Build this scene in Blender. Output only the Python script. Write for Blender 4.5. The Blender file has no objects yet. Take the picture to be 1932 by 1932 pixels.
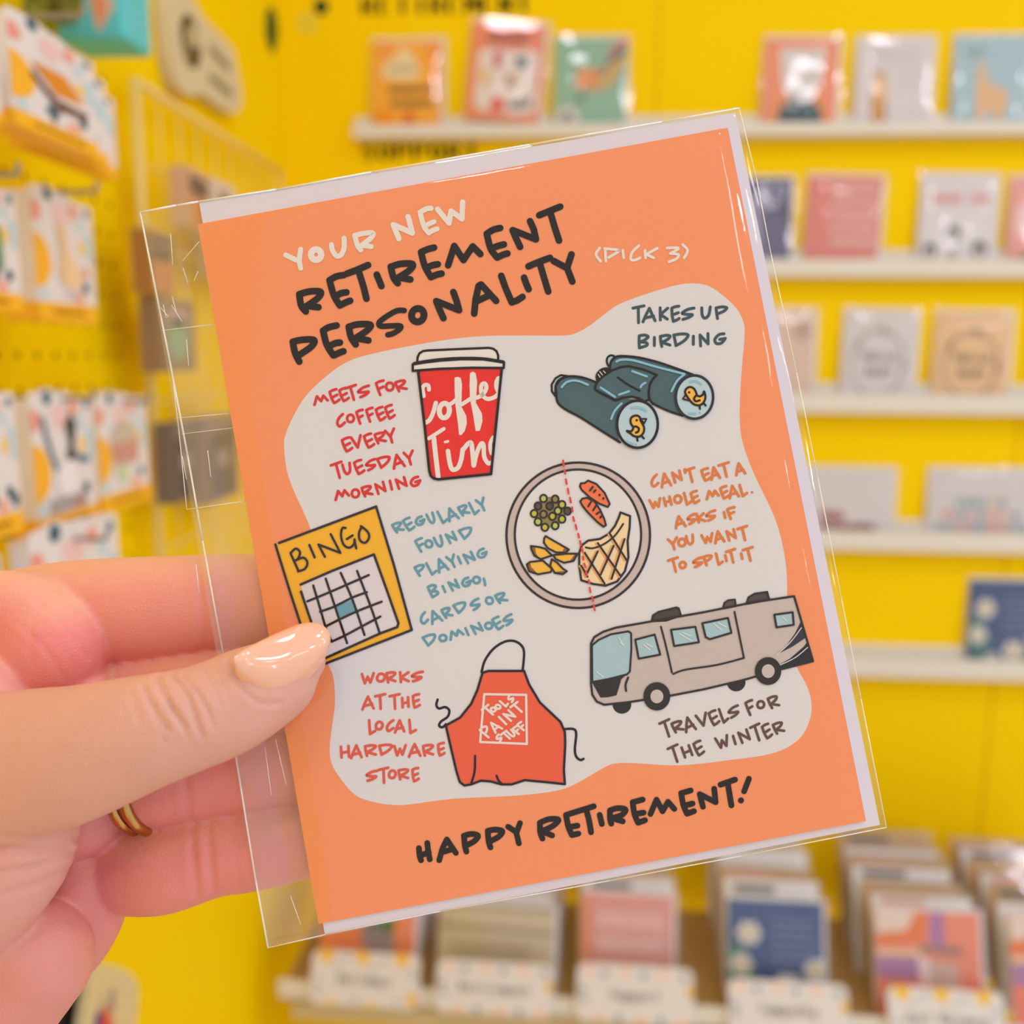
import bpy, bmesh, math, random
import numpy as np
from mathutils import Vector, Matrix, geometry
random.seed(7)
rng = np.random.default_rng(7)
scene = bpy.context.scene
COL = scene.collection
rad = math.radians

# ------------------------------------------------------------------ camera
F, CC = 1780.0, 966.0                      # focal length and centre in pixels of a 1932 px frame
CAM = Vector((0.0, 0.0, 1.5))
YAW, PITCH, ROLL = rad(3.5), rad(9.3), rad(0.5)
FW = Vector((-math.sin(YAW) * math.cos(PITCH), math.cos(YAW) * math.cos(PITCH), -math.sin(PITCH)))
R0 = FW.cross(Vector((0, 0, 1))).normalized()
D0 = FW.cross(R0).normalized()
if D0.z > 0: D0 = -D0
RT = (R0 * math.cos(ROLL) - D0 * math.sin(ROLL)).normalized()
DN = (D0 * math.cos(ROLL) + R0 * math.sin(ROLL)).normalized()
cam_d = bpy.data.cameras.new('camera')
cam = bpy.data.objects.new('camera', cam_d); COL.objects.link(cam)
m3 = Matrix((RT, -DN, -FW)).transposed()
cam.matrix_world = Matrix.Translation(CAM) @ m3.to_4x4()
cam_d.sensor_width = 36.0; cam_d.sensor_fit = 'HORIZONTAL'
cam_d.lens = 36.0 * F / 1932.0
cam_d.clip_start = 0.01; cam_d.clip_end = 60
cam_d.dof.use_dof = True
cam_d.dof.focus_distance = 0.186
cam_d.dof.aperture_fstop = cam_d.lens / 3.4
cam_d.dof.aperture_blades = 0
scene.camera = cam

# ------------------------------------------------------------------ world, lamps, exposure
scene.view_settings.view_transform = 'Standard'
scene.view_settings.look = 'None'
scene.view_settings.gamma = 1.0
scene.view_settings.use_curve_mapping = False
scene.view_settings.exposure = 0.0
scene.cycles.transparent_max_bounces = 24
scene.cycles.max_bounces = 10
W = bpy.data.worlds.new('world'); scene.world = W; W.use_nodes = True
bg = W.node_tree.nodes['Background']
bg.inputs['Color'].default_value = (0.90, 0.955, 1.12, 1); bg.inputs['Strength'].default_value = 0.82

CEIL = 2.85
def lamp(x, y, size, power, col=(1.0, 0.965, 1.06)):
    d = bpy.data.lights.new('ceiling_lamp', 'AREA'); d.shape = 'DISK'; d.size = size
    d.energy = power; d.color = col
    o = bpy.data.objects.new('ceiling_lamp', d); COL.objects.link(o)
    o.location = (x, y, CEIL - 0.04)
LP = [(-0.15, 0.35, 1.8), (0.75, 0.3, 2.0), (1.7, 0.3, 4.0), (-0.1, -0.75, 2.2), (0.8, -0.75, 2.2), (1.8, -0.75, 4.0),
      (-1.3, -1.8, 4.0), (-1.8, -3.2, 4.0), (2.5, -3.2, 8.0), (3.4, -0.6, 11.0), (2.7, 0.6, 5.0), (3.9, 0.4, 13.0), (3.9, -4.8, 8.0)]
for x, y, pw in LP:
    lamp(x, y, 0.16, pw)
for x, y in ((1.05, -1.62), (2.3, -1.62)):      # added strip lights behind the photographer, shaped for a long streak on the sleeve
    d = bpy.data.lights.new('added_streak_light', 'AREA'); d.shape = 'RECTANGLE'; d.size = 0.14; d.size_y = 0.7; d.energy = 4.5; d.color = (1.0, 0.965, 1.06)
    o = bpy.data.objects.new('added_streak_light', d); COL.objects.link(o); o.location = (x, y, CEIL - 0.04)

# ------------------------------------------------------------------ pixel rays (to read places off the photograph)
def ray(px, py): return FW + RT * ((px - CC) / F) + DN * ((py - CC) / F)
def P(px, py, d): return CAM + ray(px, py) * d
def on_y(px, py, Y):
    r = ray(px, py); return CAM + r * ((Y - CAM.y) / r.y)
def on_x(px, py, X):
    r = ray(px, py); return CAM + r * ((X - CAM.x) / r.x)
def on_z(px, py, Z):
    r = ray(px, py); return CAM + r * ((Z - CAM.z) / r.z)
def proj(p):
    v = Vector(p) - CAM; d = v.dot(FW)
    return (CC + F * v.dot(RT) / d, CC + F * v.dot(DN) / d)

# ------------------------------------------------------------------ materials
def s2l(c):
    c = c / 255.0
    return c / 12.92 if c <= 0.04045 else ((c + 0.055) / 1.055) ** 2.4
def lin(rgb, k=1.0): return tuple(min(0.95, s2l(c) * k) for c in rgb) + (1.0,)
MATS = {}
def mat(name, rgb, rough=0.6, spec=0.3, metal=0.0, k=1.0, noise=0.0, nscale=40.0, bump=0.0):
    if name in MATS: return MATS[name]
    m = bpy.data.materials.new(name); m.use_nodes = True
    nt = m.node_tree; b = nt.nodes['Principled BSDF']
    b.inputs['Base Color'].default_value = lin(rgb, k)
    b.inputs['Roughness'].default_value = rough
    b.inputs['Specular IOR Level'].default_value = spec
    b.inputs['Metallic'].default_value = metal
    if noise or bump:
        tc = nt.nodes.new('ShaderNodeTexCoord'); n = nt.nodes.new('ShaderNodeTexNoise')
        n.inputs['Scale'].default_value = nscale; n.inputs['Detail'].default_value = 4
        nt.links.new(tc.outputs['Object'], n.inputs['Vector'])
        if noise:
            mx = nt.nodes.new('ShaderNodeMix'); mx.data_type = 'RGBA'
            mx.inputs[6].default_value = lin(rgb, k * (1 - noise)); mx.inputs[7].default_value = lin(rgb, k * (1 + noise))
            nt.links.new(n.outputs['Fac'], mx.inputs[0]); nt.links.new(mx.outputs[2], b.inputs['Base Color'])
        if bump:
            bp = nt.nodes.new('ShaderNodeBump'); bp.inputs['Strength'].default_value = bump
            bp.inputs['Distance'].default_value = 0.001
            nt.links.new(n.outputs['Fac'], bp.inputs['Height']); nt.links.new(bp.outputs['Normal'], b.inputs['Normal'])
    MATS[name] = m
    return m
def ink(rgb): return mat('ink_%02x%02x%02x' % tuple(rgb), rgb, 0.6, 0.1)
def film(name, haze, rough=0.04, refl=1.0, hcol=(235, 232, 225), wr=0.0, wscale=60.0):
    if name in MATS: return MATS[name]
    m = bpy.data.materials.new(name); m.use_nodes = True
    nt = m.node_tree; nt.nodes.clear()
    N = nt.nodes.new; L = nt.links.new
    out = N('ShaderNodeOutputMaterial'); tr = N('ShaderNodeBsdfTransparent'); gl = N('ShaderNodeBsdfGlossy')
    df = N('ShaderNodeBsdfDiffuse'); m1 = N('ShaderNodeMixShader'); m2 = N('ShaderNodeMixShader')
    fr = N('ShaderNodeLayerWeight'); fr.inputs['Blend'].default_value = 0.5      # two-sided Schlick reflectance of a thin film
    pw = N('ShaderNodeMath'); pw.operation = 'POWER'; pw.inputs[1].default_value = 5.0
    mu = N('ShaderNodeMath'); mu.operation = 'MULTIPLY_ADD'; mu.inputs[1].default_value = 0.9; mu.inputs[2].default_value = 0.05 * refl; mu.use_clamp = True
    tr.inputs['Color'].default_value = (0.985, 0.985, 0.985, 1)
    gl.inputs['Roughness'].default_value = rough; gl.inputs['Color'].default_value = (1, 1, 1, 1)
    df.inputs['Color'].default_value = lin(hcol)
    m1.inputs[0].default_value = haze
    L(tr.outputs[0], m1.inputs[1]); L(df.outputs[0], m1.inputs[2])
    L(fr.outputs['Facing'], pw.inputs[0]); L(pw.outputs[0], mu.inputs[0]); L(mu.outputs[0], m2.inputs[0])
    L(m1.outputs[0], m2.inputs[1]); L(gl.outputs[0], m2.inputs[2]); L(m2.outputs[0], out.inputs[0])
    if wr:
        tc = N('ShaderNodeTexCoord'); n = N('ShaderNodeTexNoise'); bp = N('ShaderNodeBump')
        n.inputs['Scale'].default_value = wscale; n.inputs['Detail'].default_value = 3
        bp.inputs['Strength'].default_value = wr; bp.inputs['Distance'].default_value = 0.002
        L(tc.outputs['Object'], n.inputs['Vector']); L(n.outputs['Fac'], bp.inputs['Height'])
        L(bp.outputs['Normal'], gl.inputs['Normal']); L(bp.outputs['Normal'], fr.inputs['Normal'])
    MATS[name] = m
    return m

# ------------------------------------------------------------------ objects
def empty(name, loc, label=None, cat=None, group=None):
    o = bpy.data.objects.new(name, None); COL.objects.link(o); o.location = loc
    o.empty_display_size = 0.01
    tag(o, label, cat, group); return o
def tag(o, label=None, cat=None, group=None, kind=None):
    if label: o['label'] = label
    if cat: o['category'] = cat
    if group: o['group'] = group
    if kind: o['kind'] = kind
    return o
def mesh_obj(name, verts, faces, mats, midx=None, parent=None, smooth=False):
    off = parent.location if parent is not None else Vector((0, 0, 0))
    if parent is not None and parent.parent is not None: off = parent.location + parent.parent.location
    me = bpy.data.meshes.new(name)
    me.from_pydata([tuple(Vector(v) - off) for v in verts], [], faces)
    for m in mats: me.materials.append(m)
    if midx is not None: me.polygons.foreach_set('material_index', midx)
    if smooth: me.polygons.foreach_set('use_smooth', [True] * len(me.polygons))
    me.update()
    o = bpy.data.objects.new(name, me); COL.objects.link(o)
    if parent is not None: o.parent = parent
    return o
class MB:
    """collects shapes in world space for ONE mesh"""
    def __init__(self): self.v = []; self.f = []; self.mi = []; self.mats = []
    def m(self, mt):
        if mt not in self.mats: self.mats.append(mt)
        return self.mats.index(mt)
    def add(self, vs, fs, mt):
        k = len(self.v); i = self.m(mt)
        self.v += [Vector(q) for q in vs]
        for f in fs: self.f.append(tuple(k + a for a in f)); self.mi.append(i)
    def box(self, o, a, b, c, mt):
        o = Vector(o); a = Vector(a); b = Vector(b); c = Vector(c)
        vs = [o, o + a, o + a + b, o + b, o + c, o + a + c, o + a + b + c, o + b + c]
        self.add(vs, [(0, 3, 2, 1), (4, 5, 6, 7), (0, 1, 5, 4), (1, 2, 6, 5), (2, 3, 7, 6), (3, 0, 4, 7)], mt)
    def aabox(self, lo, hi, mt):
        lo = Vector(lo); d = Vector(hi) - lo
        self.box(lo, (d.x, 0, 0), (0, d.y, 0), (0, 0, d.z), mt)
    def rod(self, p, q, r, mt, n=10):
        p = Vector(p); q = Vector(q); t = (q - p).normalized()
        s = t.orthogonal().normalized(); u = t.cross(s)
        vs = []
        for e in (p, q):
            vs += [e + (s * math.cos(2 * math.pi * i / n) + u * math.sin(2 * math.pi * i / n)) * r for i in range(n)]
        fs = [(i, (i + 1) % n, n + (i + 1) % n, n + i) for i in range(n)] + [tuple(range(n))[::-1], tuple(range(n, 2 * n))]
        self.add(vs, fs, mt)
    def build(self, name, parent=None, smooth=False, bevel=0.0):
        o = mesh_obj(name, self.v, self.f, self.mats, self.mi, parent, smooth)
        if bevel:
            b = o.modifiers.new('bevel', 'BEVEL'); b.width = bevel; b.segments = 2; b.limit_method = 'ANGLE'
        return o

# ------------------------------------------------------------------ flat printing
def cr(pts, closed=False, n=6):
    pts = [(float(a), float(b)) for a, b in pts]
    if len(pts) < 3: return pts
    out = []; N = len(pts)
    for i in range(N if closed else N - 1):
        if closed: p0, p1, p2, p3 = pts[i - 1], pts[i], pts[(i + 1) % N], pts[(i + 2) % N]
        else: p0, p1, p2, p3 = pts[max(i - 1, 0)], pts[i], pts[i + 1], pts[min(i + 2, N - 1)]
        for k in range(n):
            t = k / n
            out.append(tuple(0.5 * (2 * p1[j] + (p2[j] - p0[j]) * t + (2 * p0[j] - 5 * p1[j] + 4 * p2[j] - p3[j]) * t * t
                       + (3 * p1[j] - p0[j] - 3 * p2[j] + p3[j]) * t ** 3) for j in (0, 1)))
    if not closed: out.append(pts[-1])
    return out
def ell(cx, cy, rx, ry, n=40, rot=0.0):
    c, s = math.cos(rot), math.sin(rot)
    return [(cx + rx * math.cos(2 * math.pi * i / n) * c - ry * math.sin(2 * math.pi * i / n) * s,
             cy + rx * math.cos(2 * math.pi * i / n) * s + ry * math.sin(2 * math.pi * i / n) * c) for i in range(n)]
class Print:
    """fills and pen strokes on one flat surface; to3(x, y, layer) -> world"""
    def __init__(self, to3, mb=None): self.to3 = to3; self.mb = mb or MB(); self.k = 0; self.clip = False
    def fill(self, pts, rgb, layer, smooth=False, closed_n=6):
        if smooth: pts = cr(pts, True, closed_n)
        if self.clip: pts = self.cl(pts)
        tri = geometry.tessellate_polygon([[Vector((a, b, 0)) for a, b in pts]])
        self.mb.add([self.to3(a, b, layer) for a, b in pts], [tuple(t) for t in tri], ink(rgb))
    def cl(self, pts, m=0.004): return [(min(1 - m, max(m, a)), min(1 - m, max(m, b))) for a, b in pts]
    def dot(self, x, y, r, rgb, layer): self.fill(ell(x, y, r, r, 14), rgb, layer)
    def stroke(self, pts, w, rgb, layer, smooth=True, closed=False, n=6):
        if smooth: pts = cr(pts, closed, n)
        else: pts = [tuple(p) for p in pts]
        if self.clip: pts = self.cl(pts, 0.01)
        q = [pts[0]]
        for p in pts[1:]:
            if math.hypot(p[0] - q[-1][0], p[1] - q[-1][1]) > 1e-6: q.append(p)
        pts = q; N = len(pts); h = w / 2.0
        if N == 1: return self.dot(pts[0][0], pts[0][1], h, rgb, layer)
        self.k = self.k % 4 + 1; layer += 0.2 * self.k        # overlapping pen strokes never share one plane
        V3 = []; fs = []
        def nrm(a, b):
            l = math.hypot(b[0] - a[0], b[1] - a[1]) or 1
            return (-(b[1] - a[1]) / l, (b[0] - a[0]) / l)
        if closed: pts = pts + [pts[0]]; N += 1
        ns = [nrm(pts[i], pts[i + 1]) for i in range(N - 1)]
        discs = [pts[0]] if closed else [pts[0], pts[-1]]; odd = 0
        def put(p, m, e): V3.append(self.to3(p[0] + m[0] * h, p[1] + m[1] * h, layer + e)); V3.append(self.to3(p[0] - m[0] * h, p[1] - m[1] * h, layer + e))
        put(pts[0], ns[0], 0)
        for i in range(1, N):
            n0 = ns[i - 1]; n1 = ns[i] if i < N - 1 else n0
            m = (n0[0] + n1[0], n0[1] + n1[1]); l = math.hypot(*m); k = len(V3)
            if l > 1.9: put(pts[i], (m[0] / l * 2 / l, m[1] / l * 2 / l), 0.05 * (odd % 2)); fs.append((k - 2, k, k + 1, k - 1))
            else:       # a corner: end square, start afresh, round it off with a disc
                put(pts[i], n0, 0.05 * (odd % 2)); fs.append((k - 2, k, k + 1, k - 1)); odd += 1
                put(pts[i], n1, 0.05 * (odd % 2)); discs.append(pts[i])
        for p in discs:
            k = len(V3); D = 14
            V3 += [self.to3(p[0] + h * math.cos(2 * math.pi * i / D), p[1] + h * math.sin(2 * math.pi * i / D), layer + 0.1) for i in range(D)]
            fs.append(tuple(range(k, k + D)))
        self.mb.add(V3, fs, ink(rgb))
O = [(.5, 0), (.85, .12), (1, .5), (.8, .9), (.45, 1), (.1, .85), (0, .45), (.2, .1)]
G = {  # hand lettered capitals in a unit box, (smooth?, points)
 'A': [(0, [(0, 1), (.2, .5), (.45, 0), (.7, .45), (1, .95)]), (0, [(.15, .72), (.85, .6)])],
 'B': [(1, [(.08, .05), (.1, .5), (.18, 1)]), (1, [(.08, .05), (.6, 0), (.95, .15), (.6, .4), (.2, .52)]), (1, [(.2, .52), (.8, .6), (.88, .82), (.18, 1)])],
 'C': [(1, [(.9, 0), (.35, .28), (.05, .7), (.3, 1), (.95, .75)])],
 'D': [(1, [(.0, .08), (.1, .5), (.2, 1)]), (1, [(0, .08), (.55, 0), (1, .12), (.75, .6), (.2, 1)])],
 'E': [(1, [(0, .12), (.1, .6), (.3, 1)]), (1, [(0, .12), (.4, .03), (.85, 0)]), (1, [(.15, .57), (.5, .5), (.85, .43)]), (1, [(.3, 1), (.7, .92), (1, .82)])],
 'F': [(1, [(.05, .1), (.15, .55), (.3, 1)]), (1, [(.05, .1), (.5, .02), (1, 0)]), (1, [(.18, .55), (.85, .44)])],
 'G': [(1, [(.85, .05), (.4, .12), (.05, .55), (.2, .95), (.65, .95), (.98, .55)]), (0, [(.5, .58), (1, .5)])],
 'H': [(0, [(.03, .05), (.15, 1)]), (0, [(.85, 0), (.97, .95)]), (0, [(.1, .6), (.9, .5)])],
 'I': [(0, [(.4, 0), (.6, 1)])],
 'J': [(1, [(.8, 0), (.8, .7), (.5, 1), (.1, .8)])],
 'K': [(0, [(.08, 0), (.2, 1)]), (0, [(.95, .05), (.18, .55), (1, .95)])],
 'L': [(0, [(.1, 0), (.3, 1), (1, .8)])],
 'M': [(0, [(0, 1), (.28, .05), (.52, .7), (.75, .1), (1, .75)])],
 'N': [(0, [(.15, 1), (0, .1), (.95, .85), (.85, 0)])],
 'P': [(1, [(.02, .08), (.1, .5), (.22, 1)]), (1, [(.02, .08), (.55, 0), (1, .1), (.75, .38), (.18, .6)])],
 'R': [(1, [(.02, .08), (.08, .5), (.22, 1)]), (1, [(.02, .08), (.55, 0), (.95, .08), (.75, .36), (.2, .62)]), (0, [(.2, .62), (1, .9)])],
 'S': [(1, [(1, .0), (.5, .1), (.05, .42), (.4, .55), (.9, .6), (.6, .85), (.15, 1)])],
 'T': [(1, [(0, .12), (.5, .06), (1, 0)]), (0, [(.48, .06), (.6, 1)])],
 'U': [(1, [(0, .05), (.1, .7), (.4, 1), (.8, .75), (.92, 0)])],
 'V': [(0, [(0, .05), (.5, 1), (1, 0)])],
 'W': [(0, [(0, .05), (.28, 1), (.5, .35), (.75, .95), (1, 0)])],
 'Y': [(0, [(0, .05), (.45, .5)]), (0, [(1, 0), (.48, .52), (.55, 1)])],
 "'": [(0, [(.5, 0), (.45, 1)])], ',': [(1, [(.6, 0), (.5, .6), (.3, 1)])], '.': [(0, [(.5, .5)])],
 'a': [(1, [(.85, .45), (.5, .35), (.1, .6), (.3, 1), (.8, .75), (.88, .4), (.9, 1)])],
 'b': [(0, [(.1, 0), (.12, 1)]), (1, [(.12, .6), (.5, .35), (.9, .65), (.6, 1), (.12, .9)])],
 'c': [(1, [(.85, .45), (.4, .35), (.08, .7), (.4, 1), (.9, .9)])],
 'd': [(0, [(.9, 0), (.9, 1)]), (1, [(.88, .5), (.4, .35), (.08, .7), (.4, 1), (.88, .85)])],
 'e': [(1, [(.1, .7), (.85, .6), (.5, .35), (.1, .65), (.4, 1), (.9, .9)])],
 'h': [(0, [(.1, 0), (.1, 1)]), (1, [(.1, .6), (.5, .38), (.85, .55), (.88, 1)])],
 'i': [(0, [(.5, .4), (.5, 1)]), (0, [(.5, .15), (.5, .2)])],
 'l': [(0, [(.5, 0), (.55, 1)])],
 'm': [(0, [(.0, .4), (.02, 1)]), (1, [(.02, .55), (.25, .38), (.48, .55), (.5, 1)]), (1, [(.5, .55), (.75, .38), (.97, .55), (1, 1)])],
 'n': [(0, [(.1, .4), (.1, 1)]), (1, [(.1, .6), (.5, .38), (.85, .55), (.88, 1)])],
 'o': [(1, [(.5, .38), (.12, .6), (.3, 1), (.8, .95), (.88, .6), (.5, .38)])],
 'p': [(0, [(.1, .4), (.1, 1.35)]), (1, [(.1, .6), (.5, .36), (.9, .65), (.6, 1), (.1, .9)])],
 'r': [(0, [(.15, .4), (.18, 1)]), (1, [(.18, .65), (.45, .42), (.85, .42)])],
 's': [(1, [(.85, .42), (.3, .4), (.2, .6), (.75, .75), (.7, 1), (.15, .95)])],
 't': [(0, [(.5, .1), (.52, 1)]), (0, [(.15, .42), (.85, .4)])],
 'u': [(1, [(.1, .4), (.15, .9), (.5, 1), (.85, .8), (.88, .4)]), (0, [(.88, .4), (.92, 1)])],
 'y': [(0, [(.1, .4), (.5, .95)]), (0, [(.92, .4), (.3, 1.35)])],
}
def glyph(pr, ch, cx, cy, w, h, th, sw, rgb, layer, shear=0.0):
    if ch == 'O':
        strokes = [(2, O)]
    else: strokes = G[ch]
    c, s = math.cos(th), math.sin(th)
    for kind, pts in strokes:
        q = []
        for x, y in pts:
            a = (x - .5) * w; b = (y - .5) * h; a += shear * b
            q.append((cx + a * c - b * s, cy + a * s + b * c))
        pr.stroke(q, sw, rgb, layer, smooth=kind > 0, closed=kind == 2, n=4)
def line_of(pr, text, x0, y0, pitch, w, h, sw, rgb, layer, th=0.0):
    for i, ch in enumerate(text):
        if ch != ' ':
            glyph(pr, ch, x0 + (i + .5) * pitch * math.cos(th), y0 + (i + .5) * pitch * math.sin(th), w, h, th, sw, rgb, layer)
# ------------------------------------------------------------------ the shop corner
D = 1.36                                   # back wall
WL = on_y(551, 300, D).x                   # left wall
XR, YB = 3.2, -1.2
YELLOW = (252, 208, 0)
def wall_mat(name, holes):
    m = bpy.data.materials.new(name); m.use_nodes = True; nt = m.node_tree; b = nt.nodes['Principled BSDF']
    b.inputs['Roughness'].default_value = 0.6; b.inputs['Specular IOR Level'].default_value = 0.05
    N = nt.nodes.new; L = nt.links.new
    tc = N('ShaderNodeTexCoord'); n = N('ShaderNodeTexNoise'); n.inputs['Scale'].default_value = 3
    mx = N('ShaderNodeMix'); mx.data_type = 'RGBA'
    mx.inputs[6].default_value = lin(YELLOW, 0.985); mx.inputs[7].default_value = lin(YELLOW, 1.0)
    L(tc.outputs['Object'], n.inputs['Vector']); L(n.outputs['Fac'], mx.inputs[0])
    last = mx.outputs[2]
    if holes:   # pegboard holes every inch
        sp = N('ShaderNodeSeparateXYZ'); L(tc.outputs['Object'], sp.inputs[0]); sq = []
        for ax in ('Y', 'Z'):
            q = N('ShaderNodeMath'); q.operation = 'PINGPONG'; q.inputs[1].default_value = 0.0127
            L(sp.outputs[ax], q.inputs[0])
            w = N('ShaderNodeMath'); w.operation = 'MULTIPLY'; L(q.outputs[0], w.inputs[0]); L(q.outputs[0], w.inputs[1]); sq.append(w)
        a = N('ShaderNodeMath'); a.operation = 'ADD'; L(sq[0].outputs[0], a.inputs[0]); L(sq[1].outputs[0], a.inputs[1])
        c = N('ShaderNodeMath'); c.operation = 'LESS_THAN'; c.inputs[1].default_value = 0.0026 ** 2; L(a.outputs[0], c.inputs[0])
        z0 = on_x(100, 900, WL).y
        yl = N('ShaderNodeMath'); yl.operation = 'LESS_THAN'; yl.inputs[1].default_value = on_x(240, 600, WL).y; L(sp.outputs['Y'], yl.inputs[0])
        a2 = N('ShaderNodeMath'); a2.operation = 'MULTIPLY'; L(c.outputs[0], a2.inputs[0]); L(yl.outputs[0], a2.inputs[1])
        zl_ = N('ShaderNodeMath'); zl_.operation = 'GREATER_THAN'; zl_.inputs[1].default_value = on_x(100, 1350, WL).z; L(sp.outputs['Z'], zl_.inputs[0])
        a3 = N('ShaderNodeMath'); a3.operation = 'MULTIPLY'; L(a2.outputs[0], a3.inputs[0]); L(zl_.outputs[0], a3.inputs[1]); a2 = a3
        m2 = N('ShaderNodeMix'); m2.data_type = 'RGBA'; m2.inputs[7].default_value = lin((96, 70, 12)); L(last, m2.inputs[6]); L(a2.outputs[0], m2.inputs[0]); last = m2.outputs[2]
    L(last, b.inputs['Base Color'])
    return m
def slab(name, lo, hi, mt):
    b = MB(); b.aabox(lo, hi, mt); o = b.build(name); tag(o, kind='structure'); return o
slab('wall_back', (WL - 0.1, D, 0), (XR, D + 0.1, CEIL), wall_mat('yellow_paint', False))
slab('wall_left', (WL - 0.1, YB, 0), (WL, D, CEIL), wall_mat('yellow_pegboard', True))
slab('floor', (WL - 0.1, YB, -0.1), (XR, D + 0.1, 0), mat('floor_pale', (224, 221, 216), 0.5, 0.3, noise=0.06, nscale=6))
seam = mat('yellow_seam', (214, 164, 0), 0.7, 0.1, noise=0.02)
for i, (px, py) in enumerate(((1242, 100), (1912, 900))):
    q = on_y(px, py, D)
    slab('trim_%d' % (i + 1), (q.x - 0.0012, D - 0.0006, 0), (q.x + 0.0012, D + 0.001, CEIL), seam)
# ------------------------------------------------------------------ the held card: pose from its four corners and its real size (108 x 139.7 mm)
def card_pose():
    pts = [(373, 423), (1372, 241), (1633, 1551), (601, 1745)]; obj = [(0, 0), (108, 0), (108, 139.7), (0, 139.7)]
    A = []
    for (x, y), (u, v) in zip(obj, pts):
        A.append([x, y, 1, 0, 0, 0, -u * x, -u * y, -u]); A.append([0, 0, 0, x, y, 1, -v * x, -v * y, -v])
    h = np.linalg.svd(np.array(A, float))[2][-1].reshape(3, 3)
    B = np.linalg.inv(np.array([[F, 0, CC], [0, F, CC], [0, 0, 1]])) @ h
    s = (np.linalg.norm(B[:, 0]) + np.linalg.norm(B[:, 1])) / 2
    if B[2, 2] < 0: s = -s
    B = B / s
    u = B[:, 0] / np.linalg.norm(B[:, 0]); n = np.cross(B[:, 0], B[:, 1]); n /= np.linalg.norm(n); v = np.cross(n, u)
    w = lambda a: RT * float(a[0]) + DN * float(a[1]) + FW * float(a[2])
    return CAM + w(B[:, 2]) * 0.001, w(u), w(v), -w(n)
CO, CU, CV, CN = card_pose()
def cpt(u, v, h=0.0): return CO + (CU * u + CV * v + CN * h) * 0.001
def px2c(px, py, h=0.0):
    r = ray(px, py); o = CO + CN * (h * 0.001); t = (o - CAM).dot(CN) / r.dot(CN)
    p = CAM + r * t - CO
    return p.dot(CU) * 1000, p.dot(CV) * 1000
def cdepth(px, py):
    r = ray(px, py); return (CO - CAM).dot(CN) / r.dot(CN)
LS = 0.055
def ct3(px, py, layer):
    u, v = px2c(px, py); return cpt(u, v, 0.02 + LS * layer)
class ZP:
    """same pen, with coordinates read in an enlarged crop of the photograph"""
    def __init__(self, pr, x0, y0, s): self.p = pr; self.x = x0; self.y = y0; self.s = s
    def c(self, pts): return [(self.x + a / self.s, self.y + b / self.s) for a, b in pts]
    def fill(self, pts, rgb, layer, smooth=False): self.p.fill(self.c(pts), rgb, layer, smooth)
    def stroke(self, pts, w, rgb, layer, smooth=True, closed=False): self.p.stroke(self.c(pts), w / self.s, rgb, layer, smooth, closed)
    def lines(self, L, w, rgb, layer, smooth=True):
        for p in L: self.stroke(p, w, rgb, layer, smooth)
    def both(self, pts, rgb, w, pen, layer, smooth=False):
        self.fill(pts, rgb, layer, smooth); self.stroke(pts, w, pen, layer + 1, smooth, True)
    def text(self, rows, sw, rgb, layer, th, shear=0.0):
        for ch, cx, cy, w, h in rows:
            (x, y), = self.c([(cx, cy)])
            glyph(self.p, ch, x, y, w / self.s, h / self.s, th, sw / self.s, rgb, layer, shear)
    def dot(self, x, y, r, rgb, layer): self.p.dot(self.x + x / self.s, self.y + y / self.s, r / self.s, rgb, layer)

PEN = (38, 27, 9); WHITE = (225, 220, 217); CREAM = (236, 226, 212); ORANGE = (250, 150, 95)
card = empty('greeting_card', cpt(54, 70), 'large orange retirement card in focus, held up by the hand in a clear sleeve', 'greeting card')
b = MB()
for lo, hi in ((-0.32, 0.0), (-0.72, -0.40)):
    b.box(cpt(0, 0, lo), CU * 0.108, CV * 0.1397, CN * (hi - lo) * 0.001, mat('card_orange' if hi == 0 else 'card_paper', ORANGE if hi == 0 else (232, 225, 218), 0.55, 0.25, noise=0.03 if hi == 0 else 0, nscale=900))
b.box(cpt(0, 0, -0.72), CU * 0.0004, CV * 0.1397, CN * 0.0007, mat('card_orange', ORANGE))
b.build('card_panel', card)
BLOB = [(1313, 535), (1340, 541), (1368, 561), (1390, 583), (1402, 606), (1405, 631), (1400, 690), (1396, 755), (1396, 800), (1402, 838), (1422, 893),
        (1460, 973), (1476, 1027), (1484, 1079), (1486, 1150), (1492, 1225), (1504, 1260), (1524, 1298), (1531, 1330), (1527, 1360), (1507, 1395), (1459, 1421),
        (1376, 1434), (1282, 1444), (1200, 1440), (1165, 1440), (1142, 1447), (1095, 1474), (1054, 1491), (975, 1501), (855, 1507), (770, 1518),
        (735, 1518), (700, 1512), (669, 1499), (641, 1467), (626, 1441), (622, 1413), (626, 1374), (632, 1325), (629, 1278), (620, 1255), (600, 1200),
        (598, 1100), (596, 1040), (585, 996), (570, 960), (556, 930), (542, 891), (536, 845), (539, 819), (559, 775), (584, 739), (628, 700),
        (664, 679), (705, 667), (767, 654), (850, 640), (916, 634), (982, 633), (1065, 633), (1090, 627), (1110, 616), (1129, 602), (1161, 578),
        (1190, 565), (1237, 549), (1281, 537)]
p = Print(ct3); p.fill(BLOB, WHITE, 0, True, 4); p.mb.build('white_panel_print', card)

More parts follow.
